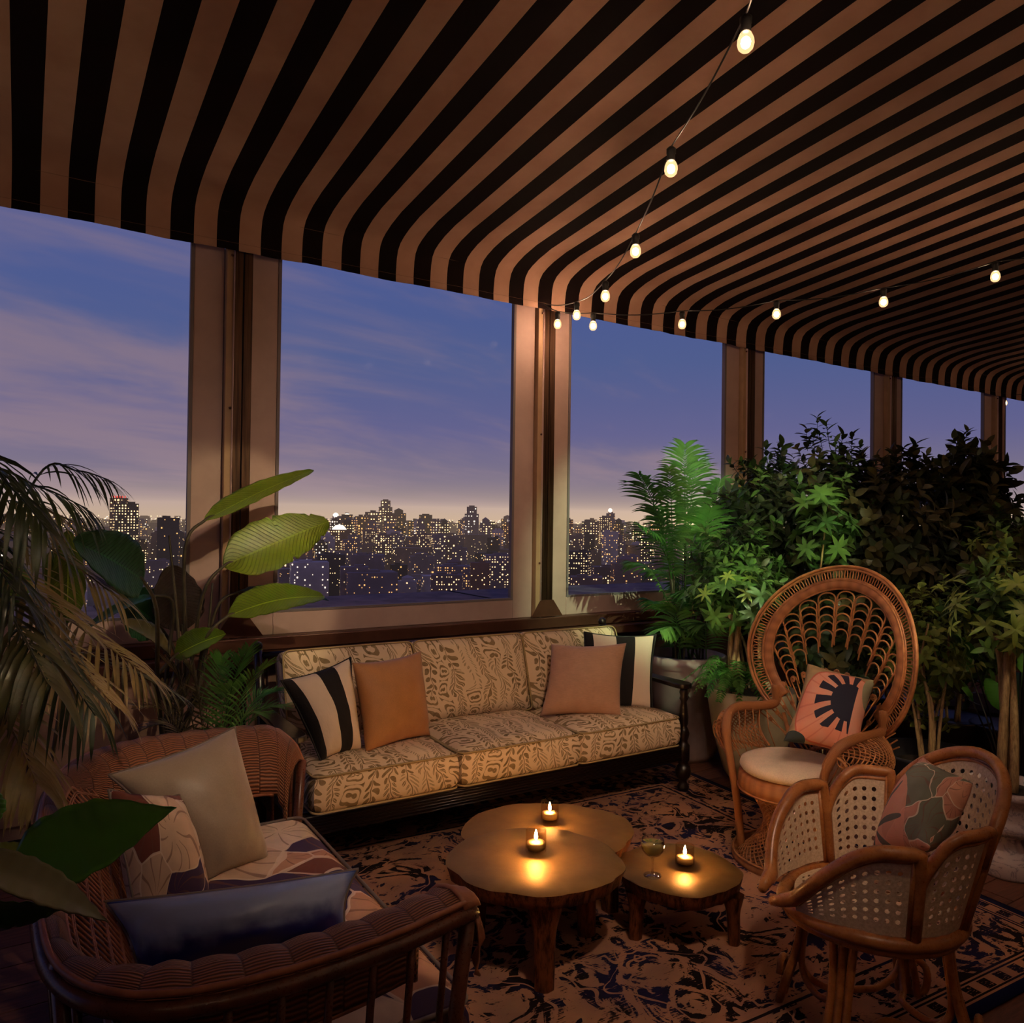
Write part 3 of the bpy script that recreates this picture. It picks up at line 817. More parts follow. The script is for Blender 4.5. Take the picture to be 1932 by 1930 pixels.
def stripef(t):
    u, v = uvxy(t)
    s = (u*2.2).frac(); dark = s < 0.42
    n = t.noise(t.tc('UV'), 9, 3, 0.5)
    return {'col': t.mix(dark, rgb(224, 200, 180), rgb(20, 12, 14)), 'norm': t.bump(n, 0.4, 0.01)}
M['stripe'] = mat('black and white striped cushion cloth', rough=0.85, fn=stripef)
M['ochre'] = mat('ochre raw silk', rough=0.55, fn=plain(rgb(178, 120, 70)), sheen=0.2)
M['blush'] = mat('blush raw silk', rough=0.6, fn=plain(rgb(184, 138, 112), 160, 0.12, (0.25, 0.25, 3)), sheen=0.2)
# left to right on the sofa; corners: bottom left, bottom right, top right, top left
def lean(nm, lb, bl, br, tr, tl, zb, dy, th, m_, **kw):
    """a pillow standing on the seat at level zb, its top edge dy further back"""
    a, b = pg(*bl, zb), pg(*br, zb)
    return pillow(nm, lb, a, b, py(*tr, b.y+dy), py(*tl, a.y+dy), th, m_, **kw)
lean('striped_cushion', 'black and white striped cushion leaning at the left end of the sofa', (606, 1436), (682, 1416), (662, 1240), (530, 1284), 0.475, 0.12, 0.15, M['stripe'], seed=1, pip=M['black'])
lean('ochre_cushion', 'plain ochre silk cushion beside the striped one at the sofa left', (690, 1422), (812, 1388), (794, 1228), (664, 1250), 0.475, 0.11, 0.15, M['ochre'], seed=5)
lean('striped_cushion', 'black and white striped cushion standing behind the blush one at the sofa right', (1090, 1338), (1232, 1337), (1238, 1198), (1102, 1192), 0.47, 0.07, 0.11, M['stripe'], seed=9, pip=M['black'])
lean('blush_cushion', 'plain blush pink silk cushion at the right of the sofa', (1018, 1352), (1172, 1352), (1182, 1213), (1040, 1215), 0.475, 0.10, 0.15, M['blush'], seed=14)

# ---------------------------------------------------------------- brass stump tables
def brassf(c1, c2):
    def f(t):
        x, y, z = t.xyz(t.tc('Object'))
        n = t.noise(t.tc('Object'), 6, 4, 0.6); g = t.noise(t.tc('Object'), 420, 2, 0.6); v_, _ = t.voro(t.tc('Object'), 150)
        return {'col': t.mix(n.step(0.3, 0.7), c1, c2), 'rough': n*0.25+0.40, 'norm': t.bump(g*0.5+v_*0.5, 0.3, 0.0015)}
    return f
M['brass'] = mat('aged brass', metal=0.85, fn=brassf(rgb(158, 120, 68), rgb(180, 140, 84)))
M['brassdk'] = mat('dark aged brass', metal=0.8, fn=brassf(rgb(128, 98, 56), rgb(150, 118, 72)))
def side(t):
    x, y, z = t.xyz(t.tc('Object'))
    n = t.noise(t.vec(x*14, y*14, z*3), 3, 5, 0.7)
    return {'col': t.mix(n.step(0.35, 0.6), rgb(66, 32, 20), rgb(150, 92, 58)), 'norm': t.bump(n, 0.5, 0.006)}
M['brassside'] = mat('ribbed bark edge', metal=0.7, rough=0.42, fn=side)
def stump(name, label, c, rx, ry, rz, h, th, top, seed, legs, lean=0.0):
    root = thing(name, label, 'coffee table', (c.x, c.y, 0), rz)
    N = 96
    def rad(a):
        w_ = 1+0.035*mn.noise(Vector((math.cos(a)*1.5+seed, math.sin(a)*1.5, 0)))*2
        w_ += 0.028*abs(math.sin(a*4.5+seed))-0.014*abs(math.sin(a*7+seed*2))+0.012*mn.noise(Vector((math.cos(a)*5+seed, math.sin(a)*5, 1)))
        return w_
    b = MB(); vs = [(0, 0, h)]; 
    for (k, z) in ((0.55, h), (0.97, h), (1.0, h-0.004)):
        for i in range(N):
            a = 2*PI*i/N; r_ = rad(a)*k; vs.append((rx*r_*math.cos(a), ry*r_*math.sin(a), z))
    fs = [(0, 1+i, 1+(i+1) % N) for i in range(N)]
    for q in range(2):
        for i in range(N): fs.append((1+q*N+i, 1+(q+1)*N+i, 1+(q+1)*N+(i+1) % N, 1+q*N+(i+1) % N))
    b.add(vs, fs).build('table_top', top, root)
    b = MB(); vs = []
    rows = ((1.0, h-0.004), (0.992, h-0.012), (0.965, h-th*0.6), (0.95, h-th), (0.6, h-th-0.004))
    for (k, z) in rows:
        for i in range(N):
            a = 2*PI*i/N; r_ = rad(a)*k*(1+0.012*mn.noise(Vector((math.cos(a)*9, math.sin(a)*9, z*20))))
            vs.append((rx*r_*math.cos(a), ry*r_*math.sin(a), z))
    fs = []
    for q in range(len(rows)-1):
        for i in range(N): fs.append((q*N+i, (q+1)*N+i, (q+1)*N+(i+1) % N, q*N+(i+1) % N))
    fs.append(tuple((len(rows)-1)*N+i for i in range(N)))
    b.add(vs, fs).build('bark_edge', M['brassside'], root)
    for (lx, ly, w_) in legs:
        g = MB(); K = 10
        def lf(u, v):
            a = 2*PI*u; s = w_*(1.35-0.55*min(1, v*3) if v < 0.33 else 0.80-0.12*(v-0.33)/0.67)
            s *= 1+0.10*math.sin(a*5+seed)*0.6
            z = (h-th)*(1-v)+0.008*0
            return (lx*(1+0.04*v)+s*math.cos(a), ly*(1+0.04*v)+s*math.sin(a)*0.85, z)
        g.grid(lf, 20, K); g.add([lf(i/20, 1) for i in range(20)], [tuple(range(20))])
        g.build('leg', M['brassside'], root)
    return root
RZ = -R(32.4)
t1 = pg(1008, 1618, 0.36); t2 = pg(1036, 1562, 0.30); t3 = pg(1279, 1636, 0.25)
stump('stump_table', 'tall golden brass stump table nearest the camera with a lit candle', t1, 0.315, 0.285, RZ, 0.36, 0.055, M['brass'], 2.3,
      [(0.03, -0.205, 0.048), (-0.21, 0.10, 0.05), (0.20, 0.13, 0.05)])
stump('stump_table', 'larger brass stump table tucked behind the tall one, candle near its back edge', t2, 0.355, 0.30, RZ, 0.30, 0.06, M['brass'], 5.1,
      [(0.24, -0.10, 0.05), (-0.24, -0.06, 0.05), (0.0, 0.2, 0.05)])
stump('stump_table', 'small low dark stump table holding the cocktail glass', t3, 0.235, 0.225, RZ, 0.25, 0.055, M['brassdk'], 8.2,
      [(0.185, -0.10, 0.032), (-0.17, -0.07, 0.036), (0.03, 0.17, 0.035)])

# candles in ribbed glass
M['cglass'] = glassmat('smoky candle glass', (0.97, 0.90, 0.78), 0.22, 0.15)
M['wax'] = mat('candle wax', rgb(230, 190, 130), 0.4)
def candle(label, c, r=0.038, h=0.082, grp=None):
    root = thing('candle_holder', label, 'candle', c)
    wob = lambda a, z: 1+0.03*math.sin(a*18)
    g = MB().lathe([(r*0.96, 0.0), (r, 0.006), (r, h), (r*0.94, h), (r*0.94, 0.012), (0.001, 0.010)], 54, wob=wob, closed=True); g.build('ribbed_glass', M['cglass'], root)
    MB().lathe([(r*0.9, 0.012), (r*0.9, h*0.42), (0.001, h*0.42)], 20).build('wax', M['wax'], root)
    MB().tube([(0, 0, h*0.42), (0, 0, h*0.52)], 0.001, 5).build('wick', M['black'], root)
    MB().lathe([(0.0005, h*0.50), (0.0055, h*0.60), (0.0065, h*0.68), (0.004, h*0.84), (0.0006, h*0.98)], 10).build('flame', M['flame'], root)
    return root
candle('lit candle in ribbed glass on the nearest brass table', pg(1011, 1606, 0.3605))
candle('lit candle in ribbed glass on the table behind the nearest one', pg(1037, 1548, 0.3005))
candle('lit candle in dark ribbed glass on the small low table', pg(1292, 1632, 0.2505), 0.036, 0.078)

# coupe glass
M['crystal'] = glassmat('clear coupe glass', (0.98, 0.97, 0.95), 2.6, 0.08)
M['drink'] = mat('pale cloudy cocktail', rgb(214, 196, 120), 0.2, fn=None)
M['foam'] = mat('green herb garnish', rgb(120, 140, 60), 0.7)
cg_ = pg(1231, 1652, 0.2505)
gl = thing('cocktail_glass', 'coupe glass of pale yellow cocktail on the small low table', 'glass', cg_)
MB().lathe([(0.001, 0.002), (0.033, 0.0), (0.034, 0.002), (0.012, 0.004), (0.004, 0.010), (0.0032, 0.03), (0.0036, 0.055), (0.006, 0.066), (0.012, 0.073), (0.030, 0.083), (0.042, 0.100), (0.045, 0.118), (0.0425, 0.140),
            (0.0418, 0.140), (0.0443, 0.118), (0.041, 0.101), (0.029, 0.085), (0.001, 0.077)], 36, closed=True).build('coupe', M['crystal'], gl)
MB().lathe([(0.001, 0.0785), (0.028, 0.087), (0.040, 0.103), (0.0436, 0.1165), (0.043, 0.124), (0.001, 0.124)], 32, closed=True).build('cocktail', M['drink'], gl)
gn = MB()
for k in range(7):
    a = k*0.9; p0 = Vector((0.01*math.cos(a*2), 0.012*math.sin(a), 0.126)); d_ = Vector((math.cos(a), math.sin(a), 0.25))*0.02
    s_ = Vector((-math.sin(a), math.cos(a), 0))*0.006
    gn.add([p0, p0+d_*0.5+s_, p0+d_, p0+d_*0.5-s_], [(0, 1, 2, 3)])
gn.build('herb_garnish', M['foam'], gl, smooth=False)
# ---------------------------------------------------------------- wicker and cane materials
def rattan(c1, c2, rough=0.45):
    def f(t):
        n = t.noise(t.tc('Object'), 18, 4, 0.6); n2 = t.noise(t.tc('Object'), 160, 2, 0.5)
        return {'col': t.mix(n.step(0.3, 0.7), c1, c2), 'norm': t.bump(n2, 0.12, 0.002), 'rough': n2*0.2+rough-0.1}
    return f
M['rattan'] = mat('honey rattan', fn=rattan(rgb(150, 92, 52), rgb(192, 128, 78)))
M['rattan2'] = mat('polished rattan pole', fn=rattan(rgb(150, 88, 44), rgb(186, 118, 62), 0.30))
M['rattandk'] = mat('dark stained rattan', fn=rattan(rgb(70, 36, 26), rgb(104, 58, 40), 0.3))
M['rattanpk'] = mat('brown wicker cord', fn=rattan(rgb(138, 82, 58), rgb(172, 108, 78), 0.5))
def wrapf(t):
    x, y = uvxy(t)
    s = (x*1.0).frac(); n = t.noise(t.vec(x*1.0, y*3, 0), 3, 3, 0.6)
    l = ((x*190).sin()*0.5+0.5)
    return {'col': t.mix((n*0.6+l*0.4).clamp(), rgb(134, 80, 44), rgb(190, 124, 74)), 'norm': t.bump(l+n, 0.4, 0.003)}
M['wrap'] = mat('close wrapped rattan', rough=0.5, fn=wrapf)
def caneskin(t):
    n = t.noise(t.tc('Object'), 120, 3, 0.6)
    return {'col': t.mix(n.step(0.3, 0.7), rgb(208, 176, 142), rgb(232, 204, 172)), 'norm': t.bump(n, 0.3, 0.001)}
M['cane'] = mat('pale cane webbing', rough=0.5, fn=caneskin)
M['ivory'] = mat('ivory seat fabric', rough=0.8, fn=plain(rgb(226, 200, 172), 220))

def shapes(t, u, v, pal, sc_=2.4, seed=0.0, vein=True, warp=0.35):
    """large painted petals and leaves"""
    wx = t.noise(t.vec(u, v, seed), 2.0, 2, 0.5); wy = t.noise(t.vec(u, v, seed+7), 2.0, 2, 0.5)
    a, b_ = u+(wx-0.5)*warp, v+(wy-0.5)*warp
    d, vn = t.voro(t.vec(a, b_*0.75, seed), sc_)
    e, _ = t.voro(t.vec(a, b_*0.75, seed), sc_, 'DISTANCE_TO_EDGE')
    cr_ = t.nt.nodes.new('ShaderNodeValToRGB'); cr_.color_ramp.interpolation = 'CONSTANT'
    h = t.white(vn.outputs['Position']); t.nt.links.new(h.k, cr_.inputs[0])
    cr_.color_ramp.elements[0].color = (*pal[0], 1); cr_.color_ramp.elements[1].color = (*pal[-1], 1)
    cr_.color_ramp.elements[1].position = 1-1/len(pal)
    for i, c in enumerate(pal[1:-1], 1):
        el_ = cr_.color_ramp.elements.new(i/len(pal)); el_.color = (*c, 1)
    col = cr_.outputs[0]
    if vein:
        px_, py_, _ = t.xyz(vn.outputs['Position'])
        ang = (b_*0.75*1.0-py_).atan2(a-px_)
        vn_ = ((ang*9+d*8).sin() > 0.93)*(d > 0.12)
        col = t.mix(vn_*0.6, col, rgb(120, 76, 60))
    sh = t.noise(t.vec(u, v, 3), 5, 3, 0.5)
    col = t.mix((e < 0.012)*0.8, col, rgb(240, 214, 190))
    return t.mix(sh.step(0.3, 0.8)*0.25, col, rgb(90, 56, 50))
PAL1 = [rgb(224, 188, 160), rgb(206, 150, 118), rgb(52, 30, 64), rgb(214, 178, 150), rgb(120, 62, 48), rgb(232, 204, 182), rgb(60, 38, 80)]
M['floral'] = mat('cream and plum floral linen', rough=0.8, fn=lambda t: {'col': shapes(t, *uvxy(t), PAL1, 2.6, 1.3)})
def floral_obj(t):
    x, y, z = t.xyz(t.tc('Object'))
    return {'col': shapes(t, y*1.9+x*0.4, x*2.2+z*2.0, PAL1, 1.9, 9.7)}
M['floralbox'] = mat('cream and plum floral upholstery', rough=0.8, fn=floral_obj)
def peaf(t):
    u, v = uvxy(t)
    n = t.noise(t.vec(u, v, 2), 3, 2, 0.5)
    # palm fan radiating from a point right of the middle
    dx, dy = u-0.66, v-0.52
    r_ = (dx*dx+dy*dy).sqrt(); a = dy.atan2(dx)
    fan = ((a*14).sin()*0.5+0.5); lim = 0.20+0.0*r_
    fing = ((r_ < 0.19).mx((r_ < 0.36)*(fan > 0.42)))*((dx < 0.08)*(dy > -0.30))
    dx2, dy2 = u-0.56, v-0.44
    rr = (dx2*dx2+dy2*dy2*1.15).sqrt()+(n-0.5)*0.06
    pink = rr < 0.47
    veins = ((a*24+r_*6).sin() > 0.9)*(r_ > 0.3)
    c = t.mix(pink, t.mix(n.step(0.4, 0.6), rgb(196, 160, 112), rgb(168, 140, 100)), t.mix(n.step(0.35, 0.65), rgb(232, 146, 118), rgb(226, 160, 134)))
    c = t.mix(((rr-0.47).abs() < 0.012)*0.8, c, rgb(200, 90, 70))
    c = t.mix(pink*veins*0.5, c, rgb(206, 110, 90))
    c = t.mix(fing, c, rgb(28, 26, 48))
    lo = ((u-0.1)*(u-0.1)+(v-0.02)*(v-0.02)*2.5).sqrt() < 0.24
    c = t.mix(lo, c, rgb(52, 62, 62))
    ri = ((u-0.95)*(u-0.95)*2+(v-0.75)*(v-0.75)).sqrt() < 0.22
    return t.mix(ri, c, rgb(150, 146, 116))
M['peacush'] = mat('pink cushion with navy palm fan', rough=0.75, fn=peaf)
PAL2 = [rgb(214, 142, 116), rgb(224, 160, 132), rgb(112, 112, 96), rgb(206, 140, 118), rgb(196, 178, 130), rgb(222, 156, 128), rgb(58, 66, 74), rgb(226, 164, 104)]
def canepf(t):
    u, v = uvxy(t)
    c = shapes(t, u, v, PAL2, 3.1, 6.4, warp=0.5)
    dx, dy = u-0.18, v-0.22
    r_ = (dx*dx+dy*dy).sqrt(); a = dy.atan2(dx)
    leaf = ((a*7+0.5).sin() > (r_*2.2+0.1))*(r_ < 0.42)*(r_ > 0.02)
    c = t.mix((dx*dx+dy*dy < 0.20)*0.85, c, rgb(218, 146, 122))
    return t.mix(leaf, c, rgb(92, 86, 80))
M['canecush'] = mat('pink cushion with grey leaves', rough=0.75, fn=lambda t: {'col': canepf(t)})
M['greysilk'] = mat('taupe grey satin', rough=0.42, fn=plain(rgb(168, 146, 126), 200, 0.06), sheen=0.2)
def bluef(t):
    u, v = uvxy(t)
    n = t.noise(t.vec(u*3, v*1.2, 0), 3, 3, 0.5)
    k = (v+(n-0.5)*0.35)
    c = t.mix(k.step(0.30, 0.62), rgb(14, 18, 100), rgb(140, 150, 186))  # lit grey top and shaded navy foot put into the colour
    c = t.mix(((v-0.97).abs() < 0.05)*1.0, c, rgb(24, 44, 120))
    c = t.mix((u+(n-0.5)*0.1).step(0.88, 0.97)*0.7, c, rgb(36, 76, 160))  # blue sheen painted on at the right end
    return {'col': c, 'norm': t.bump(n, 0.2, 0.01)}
M['blue'] = mat('blue satin with painted sheen', rough=0.38, fn=bluef)

# ---------------------------------------------------------------- peacock chair
pc = thing('peacock_chair', 'round backed woven peacock chair with hourglass base and white seat', 'chair', (3.10, 2.38, 0), R(180-3))
CZ, RW, RH = 0.955, 0.478, 0.432
def BK(y, z):
    """back sheet: dished and leaning away"""
    return Vector((-0.245-0.17*(z-0.45)+0.52*y*y, y, z))
def ring_pt(a, k):          # a from +y axis through the top; k 1 = outer hoop
    return BK(RW*k*math.cos(a), CZ+RH*k*math.sin(a))
A0, A1 = R(-46), R(226)
def hoop(k, r_, name, n=72, m_='rattan', off=0.0, a0=A0, a1=A1):
    pts = [ring_pt(a0+(a1-a0)*i/n, k)+Vector((off, 0, 0)) for i in range(n+1)]
    return MB().tube(pts, r_, 7).build(name, M[m_], pc)
hoop(1.0, 0.0085, 'outer_hoop'); hoop(0.968, 0.006, 'rim_cane'); hoop(0.855, 0.006, 'rim_cane'); hoop(0.84, 0.005, 'rim_cane', off=0.008)
lp = MB().tube(bez([(0, -0.006, -0.022), (0, -0.0085, 0.0), (0, -0.006, 0.015), (0, 0, 0.021), (0, 0.006, 0.015), (0, 0.0085, 0.0), (0, 0.006, -0.022)], 2), 0.0032, 5).mesh('rim_loop')
lp.materials.append(M['rattan'])
NL = 66
for i in range(NL):
    a = A0+(A1-A0)*(i+0.5)/NL
    p0, p1 = ring_pt(a, 0.865), ring_pt(a, 0.96)
    zax = (p1-p0).normalized(); tn = (ring_pt(a+0.02, 0.93)-ring_pt(a-0.02, 0.93)).normalized()
    xx = tn.cross(zax).normalized()
    m_ = Matrix((xx, tn, zax)).transposed().to_4x4(); m_.translation = (p0+p1)/2
    link('rim_loop', lp, None, pc, mtx=m_)
def bandf(u, v):
    a = A0+(A1-A0)*u; k = 0.838-0.092*v
    p = ring_pt(a, k); p.x += 0.010*math.sin(PI*v); return p
MB().grid(bandf, 110, 5).build('wrapped_band', M['wrap'], pc, solid=0.012)
hoop(0.744, 0.005, 'band_edge', off=0.004)
# fan of arches
SRC = (0.0, 0.36)
def fan(phi, rho): return BK(SRC[0]+rho*math.sin(phi), SRC[1]+rho*math.cos(phi))
def rmax(phi):
    rho = 0.2
    while rho < 1.1:
        y, z = SRC[0]+rho*math.sin(phi), SRC[1]+rho*math.cos(phi)
        if rho > 0.45 and (y/(RW*0.735))**2+((z-CZ)/(RH*0.735))**2 > 1: break
        rho += 0.005
    return rho
NC = 17
dphi = R(7.0)
for k in range(NC):
    phi = (k-(NC-1)/2)*dphi
    rm = rmax(phi)
    for row, rho in enumerate([rm-0.008, rm-0.043, rm-0.078, rm-0.118, rm-0.153, rm-0.195]):
        if rho < 0.50: continue
        wv = 0.46*dphi
        pts = []
        for q in range(9):
            b_ = PI*q/8
            pts.append(fan(phi-wv*math.cos(b_), rho-0.036+0.034*math.sin(b_)))
        pts = [fan(phi-wv*0.92, rho-0.085)]+pts+[fan(phi+wv*0.92, rho-0.085)]
        off = Vector((0.004*(row % 2), 0, 0))
        MB().tube([p+off for p in pts], 0.0042, 5).build('woven_arch', M['rattan'], pc)
    # coiled buttons
    for rho, rr_ in ((0.475+0.03*math.cos(phi*2), 0.017), (0.385, 0.0125)):
        if abs(phi) > R(46) and rho > 0.45: continue
        c = fan(phi, rho)
        b = MB()
        n_ = 22
        sp = [c+Vector((0.004, rr_*(1-q/n_*0.8)*math.cos(q*0.9), rr_*(1-q/n_*0.8)*math.sin(q*0.9))) for q in range(n_)]
        b.tube(sp, 0.0034, 5); b.build('coil', M['rattan'], pc)
    # straight canes crossing below the coils
    for s_ in (-1, 1):
        MB().tube([fan(phi+s_*dphi*0.5, 0.02), fan(phi+s_*dphi*0.45, 0.22), fan(phi-s_*dphi*0.18, 0.40), fan(phi-s_*dphi*0.25, 0.50)], 0.0036, 5).build('fan_cane', M['rattan'], pc)
for rho, nm in ((0.27, 'cross_band'), (0.13, 'cross_band')):
    MB().grid(lambda u, v: fan(R(-52)+R(104)*u, rho+0.022*v), 30, 1).build(nm, M['wrap'], pc, solid=0.008)
# arms: wrapped rail from the hoop forward and down to the leg; basket lattice outside
for s_ in (-1, 1):
    e0 = ring_pt(A0 if s_ > 0 else A1, 0.93)
    rail = bez([e0+Vector((0, 0, 0.09)), e0, (-0.13, s_*0.315, 0.655), (0.0, s_*0.335, 0.66), (0.085, s_*0.325, 0.635), (0.125, s_*0.30, 0.56), (0.132, s_*0.275, 0.46), (0.12, s_*0.235, 0.25), (0.115, s_*0.20, 0.0)], 6)
    rr_ = [0.024 if i < 32 else 0.019 for i in range(len(rail))]
    MB().tube(rail, rr_, 9).build('arm_rail', M['wrap'], pc)
    low = bez([(-0.20, s_*0.34, 0.42), (-0.08, s_*0.42, 0.45), (0.04, s_*0.42, 0.46), (0.125, s_*0.30, 0.45)], 6)
    MB().tube(low, 0.008, 6).build('arm_hoop', M['rattan'], pc)
    def bas(u, v):        # u along the arm, v from rail outwards and down
        top = Vector((-0.20+0.31*u, s_*(0.30+0.035*math.sin(PI*u)), 0.655-0.05*max(0, u-0.7)/0.3))
        bot = Vector((-0.17+0.28*u, s_*(0.29+0.03*math.sin(PI*u)), 0.45))
        p = top.lerp(bot, v); p.y += s_*0.15*math.sin(PI*v)**0.7*(0.6+0.4*math.sin(PI*u)); p.z += 0.02*math.sin(PI*v)
        return p
    net = MB(); N_ = 15
    for k in range(-N_, N_+1):
        for dg in (-1, 1):
            pts = []
            for q in range(15):
                v = q/14; u = (k/N_)+dg*v*0.75+(0 if dg > 0 else 0.0)
                if 0 <= u <= 1: pts.append(bas(u, v))
            if len(pts) > 2: MB().tube(pts, 0.0034, 5).build('basket_cane', M['rattan'], pc)
    for u_ in (0.0, 1.0):
        MB().tube([bas(u_, q/12) for q in range(13)], 0.007, 6).build('arm_hoop', M['rattan'], pc)
    for cy_ in (0.25, 0.5, 0.75):
        c = bas(1.0, cy_)*1.0
    # face scroll at the front of the arm
    for q in range(5):
        b_ = MB(); c0 = bas(1.0, 0.12+0.19*q).lerp(bas(0.98, 0.5)*1.0, 0.25)
        b_.tube([c0+Vector((0.004, 0.022*math.cos(x_), 0.022*math.sin(x_))) for x_ in [i*PI/6 for i in range(12)]], 0.0028, 5, closed=True); b_.build('scroll_ring', M['rattan'], pc)
    # side panel canes between seat and arm
    for q in range(6):
        x_ = -0.16+q*0.05
        MB().tube([(x_, s_*0.225, 0.42), (x_+0.02*(q % 2), s_*0.29, 0.54), (x_, s_*0.305, 0.65)], 0.003, 5).build('side_cane', M['rattan'], pc)
    # rear uprights
    MB().tube([(-0.20, s_*0.15, 0.0), (-0.225, s_*0.17, 0.4), (-0.235, s_*0.26, 0.62)], 0.011, 7).build('rear_upright', M['rattan'], pc)
# seat ring, hourglass and foot ring
MB().lathe([(0.225, 0.335), (0.243, 0.345), (0.247, 0.375), (0.243, 0.41), (0.23, 0.42), (0.001, 0.42)], 48).build('seat_ring', M['wrap'], pc)
MB().tube([(0.247*math.cos(a), 0.247*math.sin(a), 0.345) for a in [i*PI/24 for i in range(48)]], 0.005, 6, closed=True).build('ring_cane', M['rattan'], pc)
MB().lathe([(0.001, 0.42), (0.20, 0.42), (0.228, 0.428), (0.24, 0.447), (0.234, 0.468), (0.205, 0.482), (0.12, 0.490), (0.001, 0.492)], 48, closed=True).build('seat_pad', M['ivory'], pc)
def strand_pts(dg, n=26):
    out_ = []
    for q in range(n+1):
        v = q/n; z = 0.345*(1-v)
        r_ = 0.125+0.115*(abs(v-0.46)/0.54)**1.6*(1.0 if v < .46 else 1.22)
        a = dg*v*R(175)
        out_.append((r_*math.cos(a), r_*math.sin(a), z+0.012*0))
    return out_
for dg in (-1, 1):
    sm = MB().tube(strand_pts(dg), 0.0036, 5).mesh('base_cane'); sm.materials.append(M['rattan'])
    for k in range(38):
        link('base_cane', sm, None, pc, mtx=Matrix.Rotation(2*PI*k/38+dg*0.04, 4, 'Z'))
MB().lathe([(0.255, 0.0), (0.272, 0.004), (0.272, 0.035), (0.262, 0.042), (0.25, 0.035), (0.25, 0.002)], 48, closed=True).build('foot_ring', M['wrap'], pc)
MB().tube([(0.268*math.cos(a), 0.268*math.sin(a), 0.046) for a in [i*PI/24 for i in range(48)]], 0.006, 6, closed=True).build('ring_cane', M['rattan'], pc)

pillow('fan_print_cushion', 'pink cushion printed with a navy palm fan on the peacock chair', px(1478, 1398, 3.50), px(1618, 1428, 3.40), px(1652, 1284, 3.62), px(1524, 1252, 3.74), 0.15, M['peacush'], seed=21)

# ---------------------------------------------------------------- cane tub chair
cc0 = px(1648, 1690, 2.44)
cc = thing('cane_chair', 'scalloped cane tub chair with polished rattan frame at front right', 'chair', (cc0.x, cc0.y, 0), math.atan2(0.536, -0.844)+R(4))
Z0 = 0.425
def crad(th, z):
    """th: degrees from the front; radius of the flaring shell"""
    a = abs(th)
    fl_ = 0.10 if a > 130 else 0.06+0.04*max(0, (a-100)/30) if a > 60 else 0.06+0.05*(60-a)/60
    b0 = 0.25+0.05*max(0, (50-a)/35)
    return b0+fl_*(z-Z0)/0.44*(1.15 if a > 120 else 1.2)
def cs(th, z): r_ = crad(th, z); return Vector((r_*math.cos(R(th)), r_*math.sin(R(th))*1.0, z))
def ztop(kind, s):
    if kind == 'arm': return 0.465+0.215*math.sin(PI/2*min(1, s*1.25))**1.1
    if kind == 'mid': return 0.585+0.145*math.sin(PI/2*min(1, s*1.7))**0.8
    return 0.66+0.205*max(0, math.sin(PI*s))**0.62
def canepanel(f, nu, nv):
    """webbing with a real octagonal hole in every cell"""
    b = MB()
    for i in range(nu):
        for j in range(nv):
            P_ = lambda a, c: f((i+a)/nu, (j+c)/nv)
            solid = i == 0 or j == 0 or i == nu-1 or j == nv-1
            if solid:
                b.add([P_(0, 0), P_(1, 0), P_(1, 1), P_(0, 1)], [(0, 1, 2, 3)]); continue
            o_ = [(0, 0), (.5, 0), (1, 0), (1, .5), (1, 1), (.5, 1), (0, 1), (0, .5)]
            i_ = [(.5+.25*math.cos(R(225+45*k)), .5+.25*math.sin(R(225+45*k))) for k in range(8)]
            vs = [P_(*q) for q in o_]+[P_(*q) for q in i_]
            b.add(vs, [(k, (k+1) % 8, 8+(k+1) % 8, 8+k) for k in range(8)])
    return b
panels = [('arm', 16, 84), ('mid', 86, 128), ('back', 131, 229), ('mid', -86, -128), ('arm', -16, -84)]
